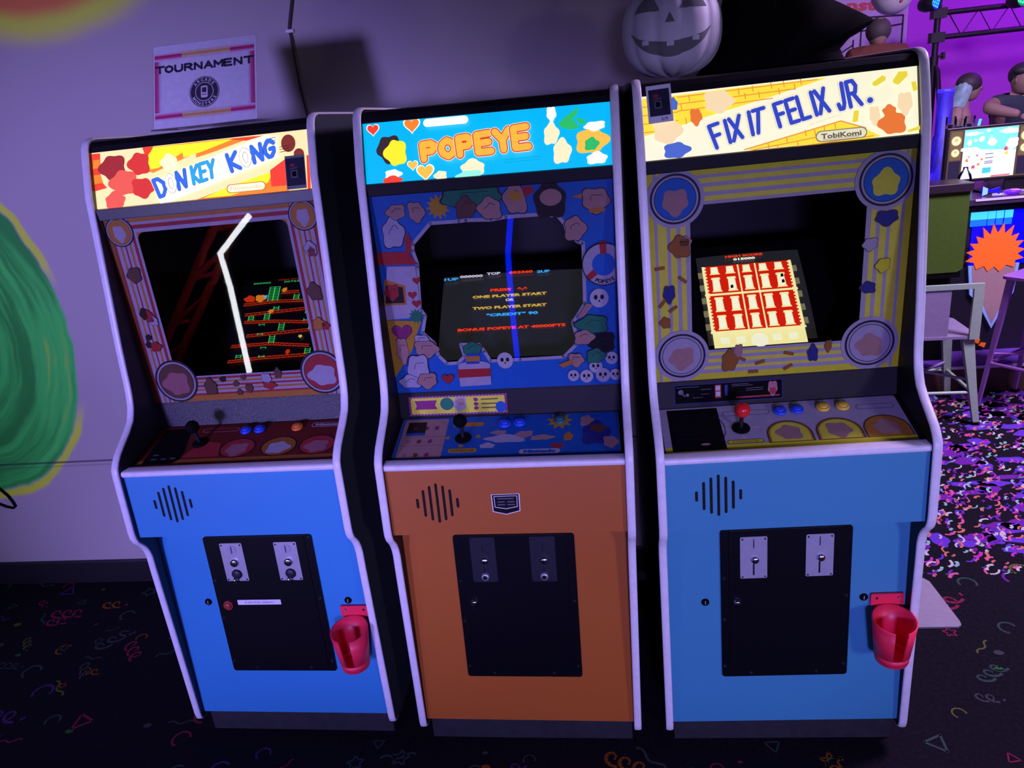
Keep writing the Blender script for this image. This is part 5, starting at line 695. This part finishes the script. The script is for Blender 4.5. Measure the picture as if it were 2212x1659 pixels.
for sx in (2.178, 2.522):
    mb.slab(F, sx-.028, sx+.030, 1.205, 1.352, d-.0005, d, W_('wood2', (122, 100, 70), .8)); mb.slab(F, sx-.028, sx+.030, 1.108, 1.2, d-.0005, d, W_('mesh', (44, 36, 66), .8))
    for y, r in ((1.305, .026), (1.243, .022)): mb.flatp(circle(sx, y, r*1.05), F, d+.0003, W_('ring', (160, 140, 90), .8)); mb.flatp(circle(sx, y, r*.88), F, d+.0006, W_('cone', (246, 236, 176), .95)); mb.flatp(circle(sx, y+.004, r*.35), F, d+.0008, W_('cap', (215, 200, 140), .9))
mb.build('screen', t)
CLEAR = glass('clear_plastic', 1.6, (.93, .94, .97))
def on_bar(name, label, cat, x, y, parts, group=None):
    t = thing(name, label, cat, (x, y, 1.0205), (0, 0, 0), group)
    for n, fn in parts: mb = MB(); fn(mb); mb.build(n, t)
lat = lambda prof, m_, x=0, y=0: (lambda mb: mb.lathe(prof, XY, x, y, m_))
on_bar('plastic_bottle', 'clear plastic bottle in front of the television, left of the picture', 'bottle', 2.205, 2.72, [('body', lat([(.0001, .001), (.034, .001), (.036, .01), (.036, .09), (.030, .115), (.013, .14), (.012, .155), (.0001, .156)], CLEAR))])
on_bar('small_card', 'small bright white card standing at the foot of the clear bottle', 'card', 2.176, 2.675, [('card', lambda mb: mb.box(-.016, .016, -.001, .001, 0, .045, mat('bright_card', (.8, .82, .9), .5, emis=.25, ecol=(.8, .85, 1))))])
on_bar('menu_sheet', 'white printed sheet lying on the bar below the television', 'sheet', 2.40, 2.70, [('sheet', lambda mb: mb.prism([(-.07, -.03), (.05, -.035), (.08, .03), (-.04, .04)], XY, .0003, .0015, PAPER))])
on_bar('glowing_clip', 'blue glowing bow shaped light lying on the bar below the screen', 'light', 2.33, 2.69, [('bow', lambda mb: (mb.prism([(-.045, -.022), (0, -.005), (.042, -.02), (.042, .016), (0, .006), (-.045, .026)], XZ(0, .024), -.006, .006, glow('bow_blue', (25, 10, 255), 1)), mb.prism([(-.045, -.022), (-.02, -.014), (-.02, .014), (-.045, .026)], XZ(0, .024), .006, .008, glow('bow_white', (150, 200, 255), 1))))])
on_bar('glowing_mouse', 'pink and violet glowing mouse shape on the bar below the screen', 'light', 2.43, 2.68, [('body', lambda mb: mb.ball((0, 0, .014), .03, glow('mouse_violet', (120, 30, 255), .9), 14, 8, 1.5, 1, .45)), ('glow_top', lambda mb: mb.ball((.006, -.006, .02), .02, glow('mouse_pink', (255, 130, 235), 1), 12, 8, 1.6, .9, .4))])
on_bar('paper_stack', 'grey crumpled papers piled at the right end of the bar', 'papers', 2.50, 2.72, [('papers', lambda mb: [mb.prism([(-.07+.01*i, -.05), (.08, -.04+.01*i), (.07, .05), (-.06, .04)], XY, .002*i, .002*i+.0015, mat('grey_paper', (.35, .33, .38), .7)) for i in range(6)])])
t = thing('red_jar', 'dark red jar beside the left edge of the television', 'jar', (2.07, 2.85, 1.0205)); mb = MB(); mb.lathe([(.0001, .001), (.026, .001), (.028, .06), (.02, .085), (.0001, .086)], XY, 0, 0, mat('dark_red_glass', (.25, .01, .01), .3)); mb.build('body', t)
t = thing('blue_cup', 'glowing blue cup behind the dark red jar', 'cup', (2.108, 2.93, 1.0205)); mb = MB(); mb.lathe([(.0001, .001), (.026, .001), (.034, .11), (.031, .11), (.024, .006)], XY, 0, 0, glow('cup_blue', (60, 30, 235), .9)); mb.build('body', t)
for i, (x, h, c, lab) in enumerate(((2.235, .40, (.45, .30, .42), 'tall clear cup with pink drink behind the television, leftmost of three'), (2.285, .385, (.12, .45, .30), 'tall cup with green drink behind the television, middle of three'), (2.335, .395, (.42, .38, .50), 'tall pale lilac cup behind the television, rightmost of three'))):
    t = thing('drink_cup', lab, 'cup', (x, 3.02, 1.0205), (0, 0, 0), 'tall cups behind the television'); mb = MB(); mb.lathe([(.0001, .001), (.020, .001), (.026, h)], XY, 0, 0, CLEAR, 14); mb.build('cup', t); mb = MB(); mb.lathe([(.0001, .003), (.018, .003), (.022, h*.9), (.0001, h*.9)], XY, 0, 0, mat('drink_%d' % i, c, .3), 14); mb.build('drink', t)
t = thing('glow_stick', 'bright cyan glow stick standing behind the television top', 'light stick', (2.372, 3.0, 1.0205)); mb = MB(); mb.tube([(-.004, 0, 0), (.0, 0, .33), (.008, 0, .375)], .007, glow('stick_cyan', (70, 240, 255), 1), 8); mb.build('stick', t)
t = thing('red_gadget', 'small glowing red gadget beside the television, above the counter clutter', 'gadget', (2.085, 3.12, 1.0205)); mb = MB(); mb.box(-.03, .03, -.02, .02, 0, .25, TV); mb.build('stand', t); mb = MB(); mb.tube([(.03, -.025, .335), (-.005, -.025, .315), (.02, -.025, .265)], .008, glow('gadget_red', (255, 50, 60), 1), 8); mb.tube([(-.012, -.025, .25), (.0, -.025, .30)], .006, TV, 6); mb.build('red_tube', t)
t = thing('blue_lantern', 'deep blue glittering cylinder lantern beside the woman with long pale hair', 'lantern', (2.345, 3.38, .1705)); mb = MB()
def glit(nt, b):
    N = nt.nodes.new; L = nt.links.new; tc = N('ShaderNodeTexCoord'); mp = N('ShaderNodeMapping'); mp.inputs['Scale'].default_value = (60, 60, 14); n = N('ShaderNodeTexNoise'); n.inputs['Scale'].default_value = 1; L(tc.outputs['Object'], mp.inputs[0]); L(mp.outputs[0], n.inputs['Vector']); r = N('ShaderNodeValToRGB'); r.color_ramp.elements[0].position = .40; r.color_ramp.elements[0].color = (.004, .0, .06, 1); r.color_ramp.elements[1].position = .62; r.color_ramp.elements[1].color = (.01, .002, .75, 1); L(n.outputs['Fac'], r.inputs[0]); L(r.outputs[0], b.inputs['Emission Color']); b.inputs['Emission Strength'].default_value = .8; b.inputs['Base Color'].default_value = (.02, .01, .2, 1)
GL = node_mat('blue_glitter_glass', glit); mb.lathe([(.0001, .001), (.05, .001), (.05, 1.12), (.042, 1.13), (.043, 1.37), (.0001, 1.37)], XY, 0, 0, GL, 20); mb.build('glass', t); mb = MB(); mb.lathe([(.044, 1.37), (.046, 1.372), (.046, 1.392), (.040, 1.392), (.0001, 1.38)], XY, 0, 0, glow('lantern_rim', (70, 50, 255), .9), 20); mb.build('rim', t)
# people
def skin(name, par, pts, edges, m_, root=0, sub=2):
    me = bpy.data.meshes.new(name); me.from_pydata([p[:3] for p in pts], edges, []); me.materials.append(m_); o = bpy.data.objects.new(name, me); C.objects.link(o); o.parent = par
    o.modifiers.new('skin', 'SKIN'); sv = me.skin_vertices[0].data
    for i, p in enumerate(pts): r = p[3]; sv[i].radius = r if isinstance(r, tuple) else (r, r)
    sv[root].use_root = True; s = o.modifiers.new('sub', 'SUBSURF'); s.levels = s.render_levels = sub
    for f in me.polygons: f.use_smooth = True
    return o
SKIN = mat('skin', (.30, .17, .14), .6)
def head(par, c, h, yaw, m_, pitch=0.0):
    """an oval head with brow, eye sockets, nose, mouth, chin and ears; h = chin to crown"""
    M_ = Matrix.Translation(c) @ Euler((pitch, 0, yaw)).to_matrix().to_4x4(); hw, hd = h*.335, h*.42; mb = MB(); rows = []
    for j in range(23):
        v = -1+2*j/22; r = []
        for i in range(32):
            a = 2*pi*i/32; k = math.sqrt(max(1-v*v, 0))**.75; w_ = hw*k*(1-.22*max(-v, 0)**1.5); x, y = w_*sin(a), -hd*k*cos(a)*(1-.10*max(-v, 0)); f = max(cos(a), 0)
            g = lambda cx, cv, sx, sv: math.exp(-((x/hw-cx)/sx)**2-((v-cv)/sv)**2)*f
            y -= h*(.085*g(0, -.14, .13, .14)+.03*g(0, .06, .10, .2)+.020*g(0, -.44, .26, .06)+.028*g(0, -.82, .30, .16)+.012*g(-.4, .17, .3, .08)+.012*g(.4, .17, .3, .08)); y += h*(.030*g(-.38, .02, .2, .10)+.030*g(.38, .02, .2, .10)+.012*g(0, -.35, .25, .05))
            r.append(tuple(M_ @ Vector((x, y, h/2*v))))
        rows.append(r)
    mb.grid(rows, m_, cu=True); hd_ = mb.build('head', par)
    for n, x, v, sx, sz, mm in (('eye', -.38, .02, .055, .03, PAL['lav']), ('eye', .38, .02, .055, .03, PAL['lav'])): mb = MB(); q = M_ @ Vector((x*hw, -hd*.865, h/2*v)); mb.ball(q, h, mm, 10, 8, sx, .03, sz); q2 = M_ @ Vector((x*hw, -hd*.93, h/2*v)); mb.ball(q2, h*.018, MATTE, 8, 6); mb.build(n, hd_)
    mb = MB(); mb.ball(M_ @ Vector((0, -hd*.93, -h*.235)), h, mat('lips', (.35, .12, .12), .5), 10, 8, .085, .03, .018); mb.build('mouth', hd_)
    for s in (-1, 1): mb = MB(); mb.ball(M_ @ Vector((s*hw*1.0, h*.02, -h*.02)), h, m_, 10, 8, .03, .07, .10); mb.build('ear', hd_)
    return M_
def hand(par, wrist, dirv, side, m_, L_=.085):
    d = Vector(dirv).normalized(); s = d.cross(Vector((0, 0, 1))).normalized(); n = s.cross(d); W0 = Vector(wrist); pts = [tuple(W0)+(.021,), tuple(W0+d*.045)+((.036, .014),), tuple(W0+d*.085)+((.034, .012),)]; ed = [(0, 1), (1, 2)]
    for i, (o, l) in enumerate(((-.026, .060), (-.009, .072), (.009, .068), (.026, .052))): b = len(pts); pts += [tuple(W0+d*(.09+l*.45)+s*o-n*.006)+(.0078,), tuple(W0+d*(.09+l)+s*o*1.1-n*.024)+(.0066,)]; ed += [(2, b), (b, b+1)]
    b = len(pts); pts += [tuple(W0+d*.05+s*side*.042-n*.012)+(.010,), tuple(W0+d*.082+s*side*.058-n*.02)+(.0085,)]; ed += [(1, b), (b, b+1)]; return skin('hand', par, pts, ed, m_, 0, 1)
def limbs(par, hip, knee, ank, m_, shoe):
    for s in (0, 1):
        a, k, f = hip[s], knee[s], ank[s]; skin('trouser_leg', par, [a+(.085,), tuple((a[i]+k[i])/2 for i in range(3))+(.075,), k+(.058,), tuple((k[i]+f[i])/2 for i in range(3))+(.055,), f+(.043,)], [(0, 1), (1, 2), (2, 3), (3, 4)], m_, 0, 1)
        skin('shoe', par, [(f[0], f[1]+.03, .035, .034), (f[0], f[1]-.06, .034, .036), (f[0], f[1]-.16, .030, .030)], [(0, 1), (1, 2)], shoe, 0, 1)
NAVY = mat('dark_navy_shirt', (.030, .036, .06), .8); DENIM = mat('dark_trousers', (.02, .02, .03), .8); SHOE = mat('dark_shoe', (.02, .02, .02), .6)
sz = .1705
t = thing('person', 'person with long pale blue hair in profile, standing behind the bar', 'person', (2.745, 4.1, sz), (0, 0, 0), 'people behind the bar')
TOP = mat('pale_print_top', (.28, .38, .36), .8, scale=18, var=.5); B_ = lambda x, z, y=0: (x, y, z-sz)
skin('body', t, [B_(-.02, .95)+((.14, .10),), B_(-.015, 1.10)+((.115, .085),), B_(-.01, 1.24)+((.13, .085),), B_(.0, 1.36)+((.135, .075),), B_(.012, 1.42)+(.050,), B_(.022, 1.475)+(.044,), B_(-.055, 1.395, -.10)+(.045,), B_(-.085, 1.29, -.13)+(.038,), B_(-.09, 1.18, -.16)+(.033,), B_(.02, 1.12, -.26)+(.027,), B_(.09, 1.10, -.31)+(.021,), B_(-.02, 1.39, .13)+(.045,), B_(-.02, 1.27, .16)+(.038,), B_(.0, 1.15, .14)+(.031,), B_(.08, 1.10, .06)+(.022,)], [(0, 1), (1, 2), (2, 3), (3, 4), (4, 5), (3, 6), (6, 7), (7, 8), (8, 9), (9, 10), (3, 11), (11, 12), (12, 13), (13, 14)], SKIN)
skin('top', t, [B_(-.02, .94)+((.150, .112),), B_(-.015, 1.10)+((.125, .098),), B_(-.01, 1.24)+((.138, .098),), B_(.0, 1.325)+((.128, .085),)], [(0, 1), (1, 2), (2, 3)], TOP)
hand(t, B_(.09, 1.10, -.31), (.9, -.3, -.1), 1, SKIN); hand(t, B_(.08, 1.10, .06), (.9, -.2, -.1), -1, SKIN)
head(t, B_(.048, 1.535), .165, pi/2-.15, SKIN); limbs(t, [B_(-.02, .92, -.08), B_(-.02, .92, .08)], [B_(.0, .55, -.09), B_(.0, .55, .09)], [B_(-.03, .24, -.09), B_(-.03, .24, .09)], DENIM, SHOE)
mb = MB(); HAIR = mat('pale_blue_hair', (.26, .40, .44), .5, scale=30, var=.5); rows = []
for j in range(15):
    q = j/14; z = 1.622-.30*q; cx = .028-.055*q-.028*q*q; w_ = .070*math.sin(min(q*3.2+.25, pi/2))*(1-.35*q*q); rows.append([(cx-.012-w_*.80*cos(a)*(1+.06*sin(9*a)), .085*math.sin(min(q*3.5+.3, pi/2))*(1-.3*q)*sin(a), z-sz) for a in (-pi*.62+1.24*pi*i/20 for i in range(21))])
mb.grid(rows, HAIR); mb.grid([[tuple(p[k]*.0+(p[k] if k != 0 else p[0]+.018) for k in range(3)) for p in r] for r in rows], HAIR); mb.build('hair', t); mb = MB(); mb.ball(B_(.040, 1.565), .078, mat('dark_brown_hair', (.035, .022, .03), .6), 18, 12, 1.02, .92, .92); mb.build('fringe', t)
t = thing('person', 'person with short dark hair in a dark shirt, leaning and reaching over the bar', 'person', (3.06, 4.1, sz), (0, 0, 0), 'people behind the bar'); B_ = lambda x, z, y=0: (x, y, z-sz)
skin('body', t, [B_(.12, .92, .18)+((.16, .12),), B_(.11, 1.08, .14)+((.15, .11),), B_(.09, 1.24, .06)+((.165, .11),), B_(.07, 1.38, -.02)+((.175, .09),), B_(.035, 1.45, -.06)+(.060,), B_(.025, 1.50, -.08)+(.055,), B_(-.10, 1.43, -.06)+(.062,), B_(-.16, 1.41, -.10)+(.052,), B_(-.215, 1.405, -.18)+(.042,), B_(-.15, 1.375, -.26)+(.036,), B_(-.09, 1.355, -.33)+(.027,), B_(.23, 1.40, .0)+(.062,), B_(.28, 1.26, -.06)+(.048,), B_(.26, 1.14, -.16)+(.040,), B_(.18, 1.10, -.28)+(.028,)], [(0, 1), (1, 2), (2, 3), (3, 4), (4, 5), (3, 6), (6, 7), (7, 8), (8, 9), (9, 10), (3, 11), (11, 12), (12, 13), (13, 14)], SKIN)
sh = skin('shirt', t, [B_(.12, .90, .19)+((.172, .132),), B_(.11, 1.08, .14)+((.162, .122),), B_(.09, 1.24, .06)+((.178, .122),), B_(.07, 1.38, -.02)+((.185, .100),), B_(.045, 1.435, -.05)+(.064,), B_(-.10, 1.43, -.06)+(.072,), B_(-.165, 1.408, -.11)+(.058,), B_(.23, 1.40, .0)+(.072,), B_(.28, 1.28, -.05)+(.060,)], [(0, 1), (1, 2), (2, 3), (3, 4), (3, 5), (5, 6), (3, 7), (7, 8)], NAVY)
mb = MB(); mb.text(Frame(B_(.075, 1.20, -.085), (1, .0, .03), (0, -.1, 1)), 'GGP', 0, 0, .045, .012, PAL['lav'], width=.13, bold=.001); mb.build('shirt_print', sh)
hand(t, B_(-.09, 1.355, -.33), (.75, -.45, -.45), 1, SKIN); hand(t, B_(.18, 1.10, -.28), (-.6, -.7, -.2), -1, SKIN); head(t, B_(.018, 1.560, -.10), .185, .45, SKIN, .12)
limbs(t, [B_(.04, .92, .18), B_(.20, .92, .18)], [B_(.03, .56, .12), B_(.21, .56, .12)], [B_(.03, .24, .2), B_(.21, .24, .2)], DENIM, SHOE)
HD_ = mat('short_dark_hair', (.03, .024, .03), .6, scale=60, var=.5, bump=.4); mb = MB(); mb.ball(B_(.026, 1.592, -.068), .083, HD_, 22, 14, 1.0, 1.08, .92); mb.ball(B_(.006, 1.618, -.125), .052, HD_, 16, 10, 1.25, .9, .62); mb.build('hair', t)
t = thing('person', 'person in a rust coloured shirt seen from behind, in front of the white door', 'person', (2.18, 4.1, sz), (0, 0, 0), 'people behind the bar'); RUST = mat('rust_shirt', (.13, .028, .018), .85); B_ = lambda x, z, y=0: (x, y, z-sz)
skin('body', t, [B_(0, 1.08)+((.17, .12),), B_(0, 1.28)+((.16, .11),), B_(0, 1.48)+((.175, .11),), B_(0, 1.72)+((.165, .09),), B_(0, 1.82)+(.062,), B_(0, 1.90)+(.055,), B_(-.17, 1.74)+(.062,), B_(-.22, 1.55)+(.050,), B_(-.22, 1.38, -.04)+(.042,), B_(-.19, 1.20, -.12)+(.030,), B_(.17, 1.74)+(.062,), B_(.22, 1.55)+(.050,), B_(.22, 1.38, -.04)+(.042,), B_(.19, 1.20, -.12)+(.030,)], [(0, 1), (1, 2), (2, 3), (3, 4), (4, 5), (3, 6), (6, 7), (7, 8), (8, 9), (3, 10), (10, 11), (11, 12), (12, 13)], SKIN)
skin('shirt', t, [B_(0, 1.04)+((.20, .145),), B_(0, 1.28)+((.188, .135),), B_(0, 1.48)+((.20, .135),), B_(0, 1.74)+((.20, .13),), B_(0, 1.872)+(.080,), B_(-.145, 1.79)+(.092,), B_(-.225, 1.55)+(.074,), B_(.145, 1.79)+(.092,), B_(.225, 1.55)+(.074,)], [(0, 1), (1, 2), (2, 3), (3, 4), (3, 5), (5, 6), (3, 7), (7, 8)], RUST)
hand(t, B_(-.19, 1.20, -.12), (.1, -.3, -1), 1, SKIN); hand(t, B_(.19, 1.20, -.12), (-.1, -.3, -1), -1, SKIN); head(t, B_(0, 1.945), .19, pi, SKIN)
mb = MB(); mb.ball(B_(0, 1.958), .078, mat('grey_brown_hair', (.06, .045, .045), .7), 20, 14, 1.0, 1.12, 1.05); mb.build('hair', t); limbs(t, [B_(-.09, 1.04), B_(.09, 1.04)], [B_(-.1, .62), B_(.1, .62)], [B_(-.1, .24), B_(.1, .24)], DENIM, SHOE)
t = thing('blue_bag', 'deep blue rounded bag at the right shoulder of the rust shirted person', 'bag', (2.385, 4.44, sz)); mb = MB(); mb.ball((0, 0, 1.57), .15, mat('deep_blue_nylon', (.03, .02, .45), .5, emis=.06, ecol=(.05, .02, 1)), 18, 12, .5, .6, 1.0); mb.build('bag', t); mb = MB(); mb.tube([(0, 0, 0), (0, 0, 1.45)], .02, MATTE, 8); mb.box(-.15, .15, -.15, .15, 0, .02, MATTE); mb.build('stand', t)
t = thing('balloon', 'pale round balloon with red print hanging in front of the white door', 'balloon', (2.36, 4.4, 2.055)); mb = MB(); BAL = mat('pale_balloon', (.75, .70, .72), .35); mb.ball((0, 0, .16), .142, BAL, 24, 18, 1, 1, 1.08); mb.build('skin', t); mb = MB(); mb.tube([(0, 0, .31), (0, 0, 1.2)], .002, PAPER, 6); mb.build('string', t)
mb = MB()
for x, z in ((.015, .085), (-.06, .13), (-.03, .125), (.075, .15)): y = -math.sqrt(max(.145**2-x*x-((z-.16)/1.08)**2, 0)); mb.ball((x, y, z), .012, mat('red_print', (.6, .08, .08), .5), 8, 6, 1, .3, 1)
mb.build('print', t)
# lighting truss
TR = mat('black_truss', (.012, .010, .014), .5); t = thing('lighting_truss', 'black tripod lighting truss across the magenta wall', 'truss', (2.83, 4.8, sz)); mb = MB(); mb.tube([(.0, 0, .40), (-.002, 0, 2.30)], .022, TR, 10); mb.tube([(.0, 0, .8), (-.002, 0, 1.60)], .030, TR, 10); mb.build('mast', t)
for a in (.6, 2.7, 4.8): mb = MB(); mb.tube([(0, 0, 1.55), (.06*cos(a), .06*sin(a), 1.5), (.45*cos(a), .45*sin(a), .015)], .013, TR, 8); mb.build('leg', t)
for z in (2.065-sz, 1.900-sz): mb = MB(); mb.tube([(-.03, 0, z), (2.2, 0, z)], .019, TR, 8); mb.box(-.045, .05, -.035, .035, z-.035, z+.035, TR); mb.build('crossbar', t)
mb = MB(); z0, z1 = 1.900-sz, 2.065-sz; zz = [(.07+.105*i, 0, z0 if i % 2 else z1) for i in range(20)]; mb.tube(zz, .005, TR, 6); mb.build('lacing', t); mb = MB(); mb.tube([(0, 0, 1.60), (.06, -.01, 1.60)], .010, TR, 8); mb.box(.05, .065, -.03, .02, 1.575, 1.625, TR); mb.build('clamp_knob', t)
for x, z, tilt, c, lab in ((2.735, 2.125, .5, (60, 200, 255), 'blue stage light hanging left of the truss mast'), (3.315, 2.085, .2, (80, 255, 170), 'green stage light hanging from the truss at the top right')):
    t = thing('stage_light', lab, 'stage light', (x, 4.60, z), (0, .35, tilt), 'stage lights on the truss'); F = Frame((0, 0, 0), (1, 0, 0), (0, 0, 1)); mb = MB(); mb.lathe([(.04, -.13), (.052, -.09), (.052, 0), (.047, .002), (.046, -.012)], F, 0, 0, TR); mb.face([F(a, b, -.012) for a, b in circle(0, 0, .046)], glow('rim_%d' % c[0], (20, 20, 255) if c[0] == 60 else (20, 160, 110), .8)); mb.build('housing', t); mb = MB()
    for i in range(4):
        for j in range(3): mb.flatp(circle(-.027+.018*i, -.02+.02*j, .0075, .0095, 10), F, -.010, glow('led_%d' % c[0], c, 1.2))
    mb.build('lens_cells', t); mb = MB(); mb.tube([(0, .05, .03), (0, .06, .10)], .008, TR, 6); mb.build('yoke', t)
